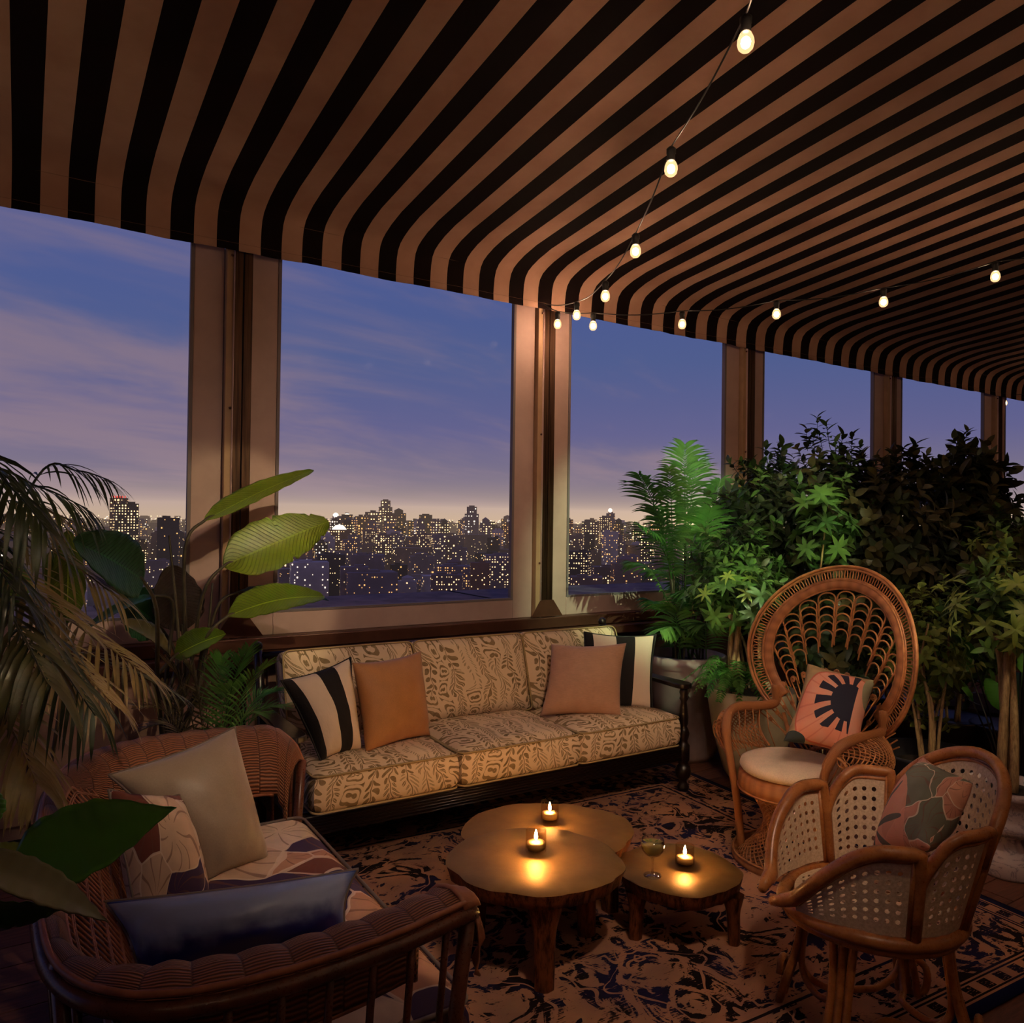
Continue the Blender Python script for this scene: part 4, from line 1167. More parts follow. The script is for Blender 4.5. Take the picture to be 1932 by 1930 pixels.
for kind, ta, tb in panels:
    L_ = abs(tb-ta)*R(1)*0.31
    nu, nv = max(6, int(L_/0.031)), {'arm': 8, 'mid': 9, 'back': 13}[kind]
    def pf(u, v, kind=kind, ta=ta, tb=tb):
        th = ta+(tb-ta)*u; z1 = ztop(kind, u)-0.015
        th_ = th if abs(th) <= 180 else th-360
        return cs(th_, Z0+0.005+(max(z1, Z0+0.012)-Z0-0.005)*v)
    canepanel(pf, nu, nv).build('cane_panel', M['cane'], cc, smooth=False, solid=0.0025)
    # rail round the panel
    def rp(u, dz=0.0, kind=kind, ta=ta, tb=tb):
        th = ta+(tb-ta)*u; th_ = th if abs(th) <= 180 else th-360
        return cs(th_, ztop(kind, u)+dz)
    pts = [rp(i/28) for i in range(29)]
    if kind == 'back':
        pts = [cs(ta, Z0+0.0)]+[cs(ta, Z0+0.12)]+pts+[cs(tb-360, Z0+0.12), cs(tb-360, Z0)]
        rr_ = 0.019
    elif kind == 'mid':
        s0 = cs(ta, Z0); pts = [s0, cs(ta, Z0+0.08)]+pts+[cs(tb*1.01, 0.70), cs(tb*1.012, 0.62)]
        rr_ = 0.017
    else:
        sg = 1 if ta > 0 else -1
        pts = [cs(ta*0.4, 0.435)+Vector((0.035, 0, 0)), cs(ta*0.7, 0.448)+Vector((0.02, 0, 0))]+pts
        rr_ = [0.012, 0.020, 0.023]+[0.021]*(len(pts)-3)
        pts += [cs(ta+(tb-ta)*1.02, 0.63), cs(ta+(tb-ta)*1.022, 0.55), cs(ta+(tb-ta)*1.022, Z0)]; rr_ += [0.018, 0.015, 0.014]
    MB().tube(pts, rr_, 12).build('rail', M['rattan2'], cc)
    # slim inner bead along the panel edge
    MB().tube([rp(i/28, -0.026 if kind != 'arm' else -0.024) for i in range(1, 28)], 0.006, 6).build('panel_bead', M['rattan2'], cc)
    for e_ in (0.035, 0.965):
        if kind == 'arm' and e_ < 0.5: continue
        th = ta+(tb-ta)*e_; th_ = th if abs(th) <= 180 else th-360
        MB().tube([cs(th_, Z0), cs(th_, (Z0+ztop(kind, e_))/2), cs(th_, ztop(kind, e_)-0.01)], 0.008, 7).build('panel_bead', M['rattan2'], cc)
for z_, r_, k_ in ((0.405, 0.248, 0.021), (0.375, 0.236, 0.014)):
    MB().tube([((r_+0.03*max(0, math.cos(a))**3)*math.cos(a), r_*math.sin(a), z_) for a in [i*PI/30 for i in range(60)]], k_, 9, closed=True).build('seat_rail', M['rattan2'], cc)
canepanel(lambda u, v: Vector((0.235*(2*u-1)*math.sqrt(max(0, 1-0.5*(2*v-1)**2)), 0.235*(2*v-1)*math.sqrt(max(0, 1-0.5*(2*u-1)**2)), 0.415)), 16, 16).build('cane_seat', M['cane'], cc, smooth=False, solid=0.002)
for qa in (38, 142, -38, -142):
    for j, da in enumerate((-9, 0, 9)):
        a = R(qa+da); a2 = R(qa+da*0.7)
        MB().tube(bez([(0.205*math.cos(a), 0.205*math.sin(a), 0.385), (0.225*math.cos(a2), 0.225*math.sin(a2), 0.22), (0.27*math.cos(a2), 0.27*math.sin(a2), 0.06), (0.285*math.cos(a2), 0.285*math.sin(a2), 0.0)], 5), 0.0125, 8).build('leg_cane', M['rattan2'], cc)
    a = R(qa)
    c_ = Vector((0.285*math.cos(a), 0.285*math.sin(a), 0.07)); tg = Vector((-math.sin(a), math.cos(a), 0))
    sg = 1 if qa > 0 else -1
    MB().tube(bez([c_-tg*sg*0.01+Vector((0, 0, -0.058)), c_+tg*sg*0.05+Vector((0, 0, -0.03)), c_+tg*sg*0.055+Vector((0, 0, 0.045)), c_+tg*sg*0.01+Vector((0, 0, 0.06)), c_-tg*sg*0.012+Vector((0, 0, 0.02))], 5), 0.012, 8).build('curled_foot', M['rattan2'], cc)
for k, (qa, qb) in enumerate(((38, 142), (142, 218), (-38, -142), (-38, 38))):
    p0 = Vector((0.235*math.cos(R(qa)), 0.235*math.sin(R(qa)), 0.16)); p1 = Vector((0.235*math.cos(R(qb)), 0.235*math.sin(R(qb)), 0.16))
    md_ = (p0+p1)/2*0.55; md_.z = 0.085
    up0_ = Vector((p0.x*0.82, p0.y*0.82, 0.36)); up1_ = Vector((p1.x*0.82, p1.y*0.82, 0.36))
    MB().tube(bez([up0_, p0*0.92, p0.lerp(md_, 0.45)-Vector((0, 0, 0.05)), md_, p1.lerp(md_, 0.45)-Vector((0, 0, 0.05)), p1*0.92, up1_], 6), 0.011, 8).build('stretcher', M['rattan2'], cc)
pillow('leaf_print_cushion', 'pink cushion with grey leaf print inside the cane tub chair', px(1642, 1612, 2.44), px(1752, 1600, 2.22), px(1836, 1478, 2.36), px(1742, 1428, 2.58), 0.13, M['canecush'], seed=33, pinch=0.03)

# ---------------------------------------------------------------- rattan loveseat
LO = Vector((0.5, 2.33, 0))
ls = thing('rattan_loveseat', 'curved rattan loveseat with woven rolled arms and floral seat at front left', 'loveseat', LO)
rimp = [(0.985, 3.115, 0.60), (0.95, 3.14, 0.675), (0.86, 3.17, 0.735), (0.66, 3.16, 0.755), (0.39, 3.11, 0.77), (0.20, 2.98, 0.78), (0.10, 2.78, 0.78), (0.058, 2.5, 0.785), (0.045, 2.1, 0.78), (0.045, 1.82, 0.77), (0.065, 1.66, 0.76),
        (0.12, 1.56, 0.75), (0.21, 1.50, 0.74), (0.33, 1.48, 0.73), (0.49, 1.485, 0.72), (0.68, 1.515, 0.71), (0.86, 1.56, 0.705), (0.915, 1.59, 0.69)]
rim_ = [p-LO for p in bez(rimp, 8)]
NR = len(rim_)-1
acc = [0.0]
for i in range(NR): acc.append(acc[-1]+(rim_[i+1]-rim_[i]).length)
RL = acc[-1]
def rim_at(u):
    s = u*RL
    lo_, hi_ = 0, NR
    while hi_-lo_ > 1:
        m_ = (lo_+hi_)//2
        if acc[m_] <= s: lo_ = m_
        else: hi_ = m_
    f_ = (s-acc[lo_])/max(1e-9, acc[lo_+1]-acc[lo_]); p = rim_[lo_].lerp(rim_[lo_+1], min(1, f_))
    a, b = rim_[max(0, lo_-2)], rim_[min(NR, lo_+3)]
    tg = (b-a); tg.z = 0; tg.normalize()
    inn = Vector((-tg.y, tg.x, 0))
    return p, tg, inn
# the path runs far arm -> back -> near arm, so inwards is to its left
secA = [(0.0, -0.012), (0.010, 0.008), (0.045, 0.022), (0.085, 0.014), (0.118, -0.015), (0.138, -0.065), (0.148, -0.13), (0.150, -0.215)]
secB = [(0.0, -0.012), (0.006, 0.002), (0.014, 0.006), (0.024, 0.003), (0.032, -0.003), (0.038, -0.010), (0.043, -0.018), (0.047, -0.026)]
def sec(u, v):
    x = v*7; k = min(int(x), 6); f_ = x-k
    w_ = min(1, max(0, (abs(u-0.52)-0.16)/0.10))            # 0 at the back, 1 on the arms
    q = [a+(b-a)*w_ for a, b in zip(secB[k], secA[k])]; q2 = [a+(b-a)*w_ for a, b in zip(secB[k+1], secA[k+1])]
    return q[0]*(1-f_)+q2[0]*f_, q[1]*(1-f_)+q2[1]*f_
SEG = 34
def sheet(u, v):
    p, tg, inn = rim_at(u); d, z = sec(u, v)
    puff = 0.007*abs(math.sin(PI*SEG*u))*math.sin(PI*min(1, v*1.2))
    p = p+inn*d; p.z += z+puff; return p
def cordf(t):
    u, v = uvxy(t)
    seg_ = (u*SEG).floor(); s = (u*SEG).frac()
    al = (seg_*0.5).frac()*2           # over / under
    k = (v*44+al*0.5+t.noise(t.vec(u*12, v*3, 0), 3, 2, 0.5)*1.6)
    c = (k*6.283).sin()*0.5+0.5
    seam = (s-0.5).abs().step(0.44, 0.5)
    col = t.mix((c*0.85+0.1)*(1-seam*0.6), rgb(58, 30, 22), rgb(176, 112, 80))
    return {'col': col, 'norm': t.bump(c*(1-seam), 0.8, 0.004)}
M['cordweave'] = mat('corded wicker weave', rough=0.5, fn=cordf)
MB().grid(sheet, 238, 14).build('woven_arm_roll', M['cordweave'], ls, solid=0.006)
MB().tube([sheet(i/140, 0)-Vector((0, 0, 0.008)) for i in range(141)], 0.017, 10).build('rim_pole', M['rattandk'], ls)
MB().tube([sheet(i/140, 0.05)+Vector((0, 0, 0.012)) for i in range(141)], 0.007, 7).build('rim_rope', M['rattanpk'], ls)
# seat frame
FZ = 0.27
def foot(u):
    p, tg, inn = rim_at(u); q = p+inn*0.055; q.z = FZ; return q
MB().tube([foot(i/90) for i in range(91)], 0.017, 9).build('seat_frame', M['rattandk'], ls)
f0, f1 = foot(0), foot(1)
MB().tube([f0, f0.lerp(f1, 0.5)+Vector((0.02, 0, 0)), f1], 0.017, 9).build('front_rail', M['rattandk'], ls)
sp_n = 30
for k in range(sp_n+1):
    u = 0.028+0.944*k/sp_n
    p, tg, inn = rim_at(u); a = p+inn*0.012; a.z -= 0.02
    MB().tube([a, foot(u)], 0.0085, 7).build('spindle', M['rattandk'], ls)
for u in (0.004, 0.335, 0.70, 0.996):
    p, tg, inn = rim_at(u); a = p+inn*0.012; b_ = foot(u); c_ = b_.copy(); c_.z = 0
    if u < 0.1 or u > 0.9: a = p+inn*0.004
    MB().tube([a, b_, c_], 0.019, 10).build('leg', M['rattandk'], ls)
    MB().tube([b_+Vector((0, 0, 0.03)), b_+Vector((0, 0, -0.03))], 0.023, 10).build('leg_binding', M['rattanpk'], ls)
# raffia end wrap on the near arm with its loose tassel
e1 = sheet(1.0, 0.3)
MB().grid(lambda a_, b_: sheet(0.982+0.022*a_ if a_ < .9 else 1.0, b_*0.7)+Vector((0.016 if a_ > 0.5 else 0.006, 0, 0.006)), 4, 8).build('end_wrap', M['rattanpk'], ls, solid=0.01)
for k in range(6):
    q = sheet(0.995, 0.02)+Vector((0.01+0.003*k, -0.012+0.004*k, -0.02))
    MB().tube(bez([q, q+Vector((0.008, -0.004*k, -0.05)), q+Vector((-0.004*k+0.01, 0.003, -0.10)), q+Vector((0.002*k, 0.002, -0.13-0.004*k))], 3), 0.0028, 5).build('tassel_strand', M['rattanpk'], ls)
# open lattice of the inner back
def lat(u, v):
    U = 0.325+0.375*u
    p, tg, inn = rim_at(U); d, z = sec(U, 0.9)
    bul = 0.17*math.sin(PI*0.5*v)
    q = p+inn*(d+bul+0.02*v); q.z += z-0.36*v; return q
NLAT = 38
for k in range(NLAT+1):
    MB().tube([lat(k/NLAT, q/8) for q in range(9)], 0.0030, 4, cap=False).build('lattice_cane', M['rattanpk'], ls)
for r0_ in (0.06, 0.075, 0.2, 0.215, 0.34, 0.355, 0.48, 0.495, 0.62, 0.635, 0.76, 0.775, 0.9, 0.96):
    MB().tube([lat(i/70, r0_)+Vector((0, 0, 0.002)) for i in range(71)], 0.0024, 4).build('lattice_binder', M['rattanpk'], ls)
# inner edge pole
MB().tube([sheet(i/120, 1.0) for i in range(8, 113)], 0.006, 6).build('inner_binding', M['rattanpk'], ls)
# upholstered seat
b, rimf = cushion(0.74, 1.36, 0.15, bulge=0.022, r=0.04, seed=4)
o = b.build('seat_cushion', M['floralbox'], ls, mtx=Matrix.Translation((0.075, -0.005, 0.362)))
M['grpip'] = mat('grey piping', rgb(120, 104, 98), 0.7)
MB().tube(rimf(0.062), 0.006, 6, closed=True).build('piping', M['grpip'], o); MB().tube(rimf(-0.062), 0.006, 6, closed=True).build('piping', M['grpip'], o)
MB().span((-0.30, -0.64, 0.27), (0.42, 0.64, 0.285)).build('seat_deck', M['rattandk'], ls)

pillow('grey_cushion', 'big taupe grey satin cushion leaning in the far corner of the loveseat', px(392, 1662, 2.42), px(508, 1628, 2.62), px(443, 1372, 2.72), px(205, 1462, 2.42), 0.17, M['greysilk'], seed=41, pip=M['grpip'], pinch=0.03)
pillow('floral_cushion', 'plum and cream floral cushion against the loveseat back', px(262, 1770, 2.02), px(402, 1722, 2.22), px(338, 1500, 2.34), px(205, 1490, 2.22), 0.18, M['floral'], seed=45, pip=M['grpip'])
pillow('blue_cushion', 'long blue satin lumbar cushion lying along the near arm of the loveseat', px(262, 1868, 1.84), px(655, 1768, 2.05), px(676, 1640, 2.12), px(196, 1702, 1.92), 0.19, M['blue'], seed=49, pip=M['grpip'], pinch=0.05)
# ---------------------------------------------------------------- plants
def leafmat(name, c1, c2, rough=0.38, tr=0.25, ribs=0.0, scale=6):
    m = bpy.data.materials.new(name); m.use_nodes = True; nt = m.node_tree; b = nt.nodes['Principled BSDF']; t = T(nt)
    oi = nt.nodes.new('ShaderNodeObjectInfo'); r = S(nt, oi.outputs['Random'])
    n = t.noise(t.tc('Object'), scale, 3, 0.6)
    c = t.mix(((n-0.5)*1.2+r).clamp(), c1, c2)
    if ribs:
        u, v = uvxy(t)
        k = ((u*ribs+(v-0.5).abs()*ribs*0.35).frac()-0.5).abs()
        rib = k.step(0.36, 0.5)
        mid = (v-0.5).abs() < 0.018
        c = t.mix(rib*0.55, c, tuple(q*0.42 for q in c1)); c = t.mix(mid*0.7, c, tuple(min(1, q*1.9) for q in c2))
        nt.links.new(t.bump(rib*-1, 0.6, 0.01), b.inputs['Normal'])
    nt.links.new(c, b.inputs['Base Color']); b.inputs['Roughness'].default_value = rough
    tl = nt.nodes.new('ShaderNodeBsdfTranslucent'); nt.links.new(c, tl.inputs[0])
    mx = nt.nodes.new('ShaderNodeMixShader'); mx.inputs[0].default_value = tr
    o = nt.nodes['Material Output']; nt.links.new(b.outputs[0], mx.inputs[1]); nt.links.new(tl.outputs[0], mx.inputs[2]); nt.links.new(mx.outputs[0], o.inputs[0])
    return m
M['lf_dark'] = leafmat('deep green glossy leaf', rgb(28, 40, 20), rgb(64, 74, 36), 0.36)
M['lf_dark2'] = leafmat('bronze green glossy leaf', rgb(40, 42, 22), rgb(92, 84, 46), 0.34)
M['lf_mid'] = leafmat('mid green leaf', rgb(58, 92, 40), rgb(98, 134, 58), 0.42)
M['lf_lime'] = leafmat('yellow green leaf', rgb(112, 136, 52), rgb(150, 160, 74), 0.42)
M['lf_palm'] = leafmat('palm leaflet', rgb(66, 126, 52), rgb(116, 168, 82), 0.45)
M['lf_olive'] = leafmat('olive tan palm leaflet', rgb(74, 72, 38), rgb(158, 132, 86), 0.34)
M['lf_fern'] = leafmat('bright fern leaflet', rgb(60, 124, 44), rgb(104, 164, 72), 0.5)
M['lf_banana'] = leafmat('ribbed yellow green paddle leaf', rgb(96, 120, 30), rgb(140, 158, 48), 0.35, 0.3, ribs=26, scale=2)
M['lf_bananadk'] = leafmat('dark green paddle leaf', rgb(14, 58, 42), rgb(34, 78, 36), 0.35, 0.2, ribs=24, scale=2)
M['lf_maroon'] = leafmat('dusky maroon leaf back', rgb(28, 14, 18), rgb(46, 22, 20), 0.5, 0.05, ribs=20, scale=2)
M['lf_broad'] = leafmat('smooth dark green broad leaf', rgb(48, 108, 30), rgb(78, 140, 46), 0.36, 0.12, scale=3)
M['lf_grey'] = leafmat('grey green broad leaf', rgb(92, 96, 66), rgb(118, 112, 84), 0.4, 0.1, scale=3)
M['stem'] = mat('green brown stem', rough=0.6, fn=lambda t: vari(t, rgb(56, 48, 32), 0.35, 20))
def barkf(t):
    x, y, z = t.xyz(t.tc('Object'))
    n = t.noise(t.vec(x*40, y*40, z*5), 2, 5, 0.7)
    return {'col': t.mix(n.step(0.3, 0.7), rgb(112, 84, 54), rgb(176, 142, 98)), 'norm': t.bump(n, 0.5, 0.004)}
M['bark'] = mat('smooth tan bark', rough=0.7, fn=barkf)
M['soil'] = mat('dark potting soil', rough=1.0, fn=lambda t: vari(t, rgb(36, 26, 20), 0.5, 40))

def strip(b, p0, d, n, L, w_, droop, seg=4, fold=0.25, tipw=0.05, uvs=True):
    """a folded pointed leaf from p0 along d, drooping with gravity"""
    d = Vector(d).normalized(); s = d.cross(Vector(n))
    if s.length < 1e-4: s = d.orthogonal()
    s.normalize(); nn = s.cross(d).normalized()
    vs = []; us = []
    p = Vector(p0); dd = d.copy()
    for k in range(seg+1):
        u = k/seg
        prof_ = max(tipw if k < seg else 0.02, math.sin(PI*min(1, (u**0.85*0.94+0.06)))**0.8)
        ww = w_*0.5*prof_
        vs += [p-s*ww+nn*ww*fold, p.copy(), p+s*ww+nn*ww*fold]; us += [(u, 0), (u, 0.5), (u, 1)]
        dd = (dd+Vector((0, 0, -droop/seg))).normalized(); p = p+dd*(L/seg)
    fs = []
    for k in range(seg):
        a = k*3
        fs += [(a, a+1, a+4, a+3), (a+1, a+2, a+5, a+4)]
    b.add(vs, fs, us); return p

def whorl(n, L, w_, spread, droop, seed, stalk=0.06):
    """palmate leaf: leaflets radiating from the end of a stalk; stalk starts at the origin, +z"""
    r_ = random.Random(seed); b = MB()
    b.tube([(0, 0, 0), (0, 0, stalk)], 0.0022, 4)
    for k in range(n):
        a = 2*PI*k/n+r_.uniform(-.2, .2); e = spread+r_.uniform(-.2, .2)
        d = Vector((math.cos(a)*math.cos(e), math.sin(a)*math.cos(e), math.sin(e)))
        strip(b, (0, 0, stalk), d, (0, 0, 1), L*r_.uniform(.75, 1.1), w_*r_.uniform(.85, 1.1), droop*r_.uniform(.6, 1.4), 4, 0.2)
    return b
def sprig(n, L, w_, seed, ln=0.13):
    """a leafy twig end: leaves set alternately round a short stem"""
    r_ = random.Random(seed); b = MB(); b.tube([(0, 0, -0.05), (0, 0, ln*0.5), (0.004, 0, ln)], 0.0022, 4)
    for k in range(n):
        u = (k+0.3)/n; a = k*2.4+r_.uniform(-.3, .3); e = 0.05+0.95*u+r_.uniform(-.25, .2)
        d = Vector((math.cos(a)*math.cos(e), math.sin(a)*math.cos(e), math.sin(e)))
        strip(b, (0, 0, ln*u), d, (0, 0, 1), L*r_.uniform(.7, 1.15)*(1-0.25*u), w_*r_.uniform(.85, 1.15), r_.uniform(.25, .8), 4, 0.3)
    return b
def smesh(key, *a):
    ms = []
    for s in range(4):
        me = sprig(*a, seed=s*5+2).mesh('leaf_sprig'); me.materials.append(M[key]); ms.append(me)
    return ms
def wmesh(key, *a):
    ms = []
    for s in range(4):
        me = whorl(*a, seed=s*7+3).mesh('leaf'); me.materials.append(M[key]); ms.append(me)
    return ms
W_dark = smesh('lf_dark', 10, 0.105, 0.036)
W_mid = smesh('lf_mid', 9, 0.105, 0.032)
W_lime = wmesh('lf_lime', 7, 0.10, 0.024, 0.4, 0.8)
W_oval = smesh('lf_lime', 6, 0.095, 0.046)
W_odk = smesh('lf_dark2', 8, 0.12, 0.048)
W_wh = wmesh('lf_mid', 8, 0.115, 0.032, 0.4, 0.6)
def shrub(name, label, base, ctr, rad, n, kinds, stems, seed, group=None, scale=1.0, fill=0.35, pot_top=None):
    """a potted tree: stems from base into an ellipsoidal crown of palmate leaves"""
    r_ = random.Random(seed)
    root = thing(name, label, 'plant', base, 0, group); B = Vector(base); ctr = Vector(ctr)
    for k in range(stems):
        a = 2*PI*k/stems+r_.random(); tp = ctr+Vector((rad[0]*.5*math.cos(a), rad[1]*.5*math.sin(a), rad[2]*r_.uniform(-.2, .5)))-B
        b0 = Vector((0.035*math.cos(a), 0.035*math.sin(a), 0))
        pts = bez([b0, b0.lerp(tp, .35)+Vector((r_.uniform(-.03, .03), r_.uniform(-.03, .03), 0.04)), b0.lerp(tp, .7)+Vector((r_.uniform(-.05, .05), r_.uniform(-.05, .05), 0)), tp], 4)
        MB().tube(pts, [0.011-0.006*i/len(pts) for i in range(len(pts))], 6).build('stem', M['bark'], root)
    for k in range(n):
        while True:
            v = Vector((r_.uniform(-1, 1), r_.uniform(-1, 1), r_.uniform(-1, 1)))
            if fill < v.length < 1: break
        lump = 1+0.16*mn.noise(Vector((v.x*2.2+seed, v.y*2.2, v.z*2.2)))*2
        p = ctr+Vector((v.x*rad[0], v.y*rad[1], v.z*rad[2]))*lump-B
        d = (v*0.9+Vector((0, 0, 0.55))+Vector((r_.uniform(-.4, .4), r_.uniform(-.4, .4), r_.uniform(-.3, .3)))).normalized()
        q = d.to_track_quat('Z', 'Y') @ Quaternion((0, 0, 1), r_.uniform(0, 6.28))
        ms = kinds[r_.randrange(len(kinds))]
        s = scale*r_.uniform(0.75, 1.2)
        m_ = q.to_matrix().to_4x4() @ Matrix.Scale(s, 4); m_.translation = p
        me_ = ms[r_.randrange(4)]; link(me_.name.split('.')[0], me_, None, root, mtx=m_)
    return root
def pot(name, label, c, prof_, m_, soil_z, soil_r, rz=0):
    root = thing(name, label, 'plant pot', c, rz)
    MB().lathe(prof_, 48, closed=True).build('pot_body', m_, root)
    MB().lathe([(soil_r, soil_z-0.01), (soil_r*0.6, soil_z+0.004), (0.001, soil_z)], 24, closed=True).build('soil', M['soil'], root)
    return root

def frond(root, pts, n, L, w_, key, droop=0.6, up=0.3, seed=0, rad=0.006, lmin=0.35, sweep=0.6, stalk=0.25, name='frond'):
    """a feather palm leaf along a curve"""
    r_ = random.Random(seed); B = root.location
    P_ = bez([Vector(p)-B for p in pts], 8); N_ = len(P_)-1
    b = MB(); b.tube(P_, [rad*(1-0.75*i/N_) for i in range(N_+1)], 5)
    for k in range(n):
        u = stalk+(1-stalk)*(k+0.5)/n; i = min(int(u*N_), N_-1); f_ = u*N_-i
        p = P_[i].lerp(P_[i+1], f_); tg = (P_[i+1]-P_[i]).normalized()
        sd = tg.cross(Vector((0, 0, 1)))
        sd = sd.normalized() if sd.length > 1e-3 else Vector((1, 0, 0))
        fn_ = sd.cross(tg).normalized(); x = (u-stalk)/(1-stalk); ll = L*(lmin+(1-lmin)*math.sin(PI*min(1, x*0.85+0.12)))*r_.uniform(.85, 1.1)
        for s_ in (-1, 1):
            d = sd*s_+tg*sweep*(0.6+x)+fn_*up+Vector((r_.uniform(-.1, .1), r_.uniform(-.1, .1), r_.uniform(-.1, .1)))
            strip(b, p, d, fn_, ll, w_*r_.uniform(.8, 1.15), droop*r_.uniform(.7, 1.3), 5, 0.35)
    return b.build(name, M[key], root)

def blade(root, base, tip, width, nrm, key, curl=0.0, arch=0.0, cup=0.25, name='leaf', tears=0, seed=0, tipround=0.75, pointy=False):
    """a broad paddle leaf from base to tip"""
    B = root.location; p0, p1 = Vector(base)-B, Vector(tip)-B
    d = p1-p0; L = d.length; d = d/L; nrm = Vector(nrm); s = d.cross(nrm).normalized(); nn = s.cross(d).normalized()
    b = MB()
    def f(u, v):
        pr = (math.sin(PI*min(1.0, (u**tipround)*0.97+0.015)))**0.62 if u < 0.999 else 0.02
        if pointy and u > 0.5: pr *= (1-((u-0.5)/0.5)**2.2*0.86)
        if u < 0.12: pr *= 0.55+0.45*u/0.12
        c = (v-0.5)*2
        wv = 1+0.03*math.sin(u*37+seed)*abs(c)
        if tears and abs(c) > 0.55:
            k = (u*tears+seed*0.37) % 1.0
            if k < 0.12 and u > 0.3: wv *= 0.80
        p = p0+d*(L*u)+s*(c*pr*width/2*wv)
        p += nn*(arch*L*math.sin(PI*u)*0.5+abs(c)**1.4*cup*pr*width*0.5+curl*c*pr*width*0.4+0.0012*math.sin(u*60)*abs(c))
        return p
    b.grid(f, 40, 12)
    return b.build(name, M[key], root, solid=0.0015)
def petiole(root, pts, r0=0.008, r1=0.004, m_='stem', name='leaf_stalk'):
    B = root.location; P_ = bez([Vector(p)-B for p in pts], 6)
    return MB().tube(P_, [r0+(r1-r0)*i/(len(P_)-1) for i in range(len(P_))], 7).build(name, M[m_], root)

# bird of paradise by the left post
M['potdk'] = mat('dark glazed pot', rgb(26, 18, 16), 0.35)
M['potblack'] = mat('matt black pot', rough=0.42, fn=lambda t: vari(t, rgb(26, 26, 32), 0.2, 10))
bc = Vector((0.62, 4.05, 0))
pot('planter', 'dark round planter under the paddle leaved plant by the left post', bc, [(0.001, 0), (0.17, 0), (0.23, 0.1), (0.25, 0.40), (0.262, 0.42), (0.262, 0.44), (0.24, 0.44), (0.235, 0.38), (0.001, 0.37)], M['potdk'], 0.40, 0.235)
bp_ = thing('bird_of_paradise', 'tall paddle leaved plant glowing yellow green in front of the left bronze post', 'plant', bc+Vector((0, 0, 0.40)))
Yb = 3.95
def B_(x, y, dy=0.0): return py(x, y, Yb+dy)
rootp = bc+Vector((0, 0, 0.40))
specs = [  # blade base px, tip px, width, normal, material, depth offsets, arch, cup
 ((386, 982), (592, 887), 0.15, (0.25, -0.35, 0.9), 'lf_banana', 0.0, 0.10, 0.05, 0.20),
 ((422, 1068), (620, 984), 0.27, (0.1, -0.85, 0.5), 'lf_banana', -0.1, -0.05, 0.06, 0.22),
 ((430, 1162), (612, 1126), 0.20, (0.1, -0.55, 0.85), 'lf_banana', -0.25, -0.22, 0.16, 0.25),
 ((448, 1118), (621, 1134), 0.12, (0.0, -0.2, 1.0), 'lf_bananadk', 0.05, 0.05, 0.10, 0.3),
 ((270, 1096), (138, 1020), 0.22, (0.1, -0.9, 0.35), 'lf_bananadk', -0.7, -1.0, 0.08, 0.2),
 ((306, 1186), (226, 1122), 0.26, (0.2, -0.9, 0.3), 'lf_bananadk', 0.15, 0.1, 0.05, 0.2),
 ((344, 1190), (322, 1066), 0.24, (0.1, -1.0, 0.1), 'lf_maroon', 0.1, 0.1, 0.02, 0.15),
 ((318, 1238), (228, 1174), 0.13, (0.3, -0.6, 0.7), 'lf_olive', -0.1, -0.3, 0.1, 0.5),
 ((330, 1238), (426, 1196), 0.14, (0.0, -0.7, 0.7), 'lf_banana', -0.2, -0.3, 0.12, 0.4),
 ((296, 1124), (160, 1188), 0.07, (0.0, -0.3, 0.9), 'lf_bananadk', 0.0, -0.2, 0.12, 0.3),
]
for i, (a, c, wd_, nn_, ky, d0, d1, ar, cu) in enumerate(specs):
    pb, pt = B_(*a, d0), B_(*c, d1)
    blade(bp_, pb, pt, wd_, nn_, ky, arch=ar, cup=cu, tears=(9 if i == 1 else 0), seed=i)
    st0 = rootp+Vector((0.03*math.cos(i*2.1), 0.03*math.sin(i*2.1)-0.02, 0))
    dirb = (pb-pt).normalized()
    petiole(bp_, [st0, st0.lerp(pb, .4)+Vector((0.012*(i % 3-1), 0, 0.05)), pb+dirb*0.10+Vector((0, 0, -0.09)), pb, pb.lerp(pt, .1)], 0.012, 0.005)
for (a, c) in (((342, 1330), (319, 1010)), ((372, 1330), (401, 1100)), ((330, 1340), (376, 1190))):
    petiole(bp_, [B_(*a), B_((a[0]+c[0])/2+4, (a[1]+c[1])/2), B_(*c)], 0.010, 0.005, name='bare_stalk')

# feathery dwarf palm at its foot
dc = py(400, 1440, 3.62); dc.z = 0
pot('planter', 'low dark planter of the feathery dwarf palm left of the sofa', dc, [(0.001, 0), (0.13, 0), (0.17, 0.28), (0.18, 0.30), (0.165, 0.30), (0.001, 0.27)], M['potdk'], 0.275, 0.16)
dp_ = thing('dwarf_palm', 'feathery dwarf palm between the loveseat and the sofa', 'plant', dc+Vector((0, 0, 0.27)))
rr = random.Random(3)
tips = [(262, 1270), (300, 1235), (255, 1330), (350, 1250), (420, 1240), (470, 1222), (505, 1250), (520, 1300), (500, 1345), (440, 1290), (280, 1370), (540, 1330), (380, 1300)]
for i, (tx, ty) in enumerate(tips):
    tp = py(tx, ty, 3.62+rr.uniform(-.25, .2)); b0 = dp_.location+Vector((0, 0, 0.05))
    mdp = b0.lerp(tp, .55)+Vector((0, 0, 0.14))
    frond(dp_, [b0, mdp, tp], 26, 0.13, 0.009, 'lf_palm' if tx > 390 else 'lf_olive', droop=0.35, up=0.25, seed=i, rad=0.004, sweep=1.0, stalk=0.2)

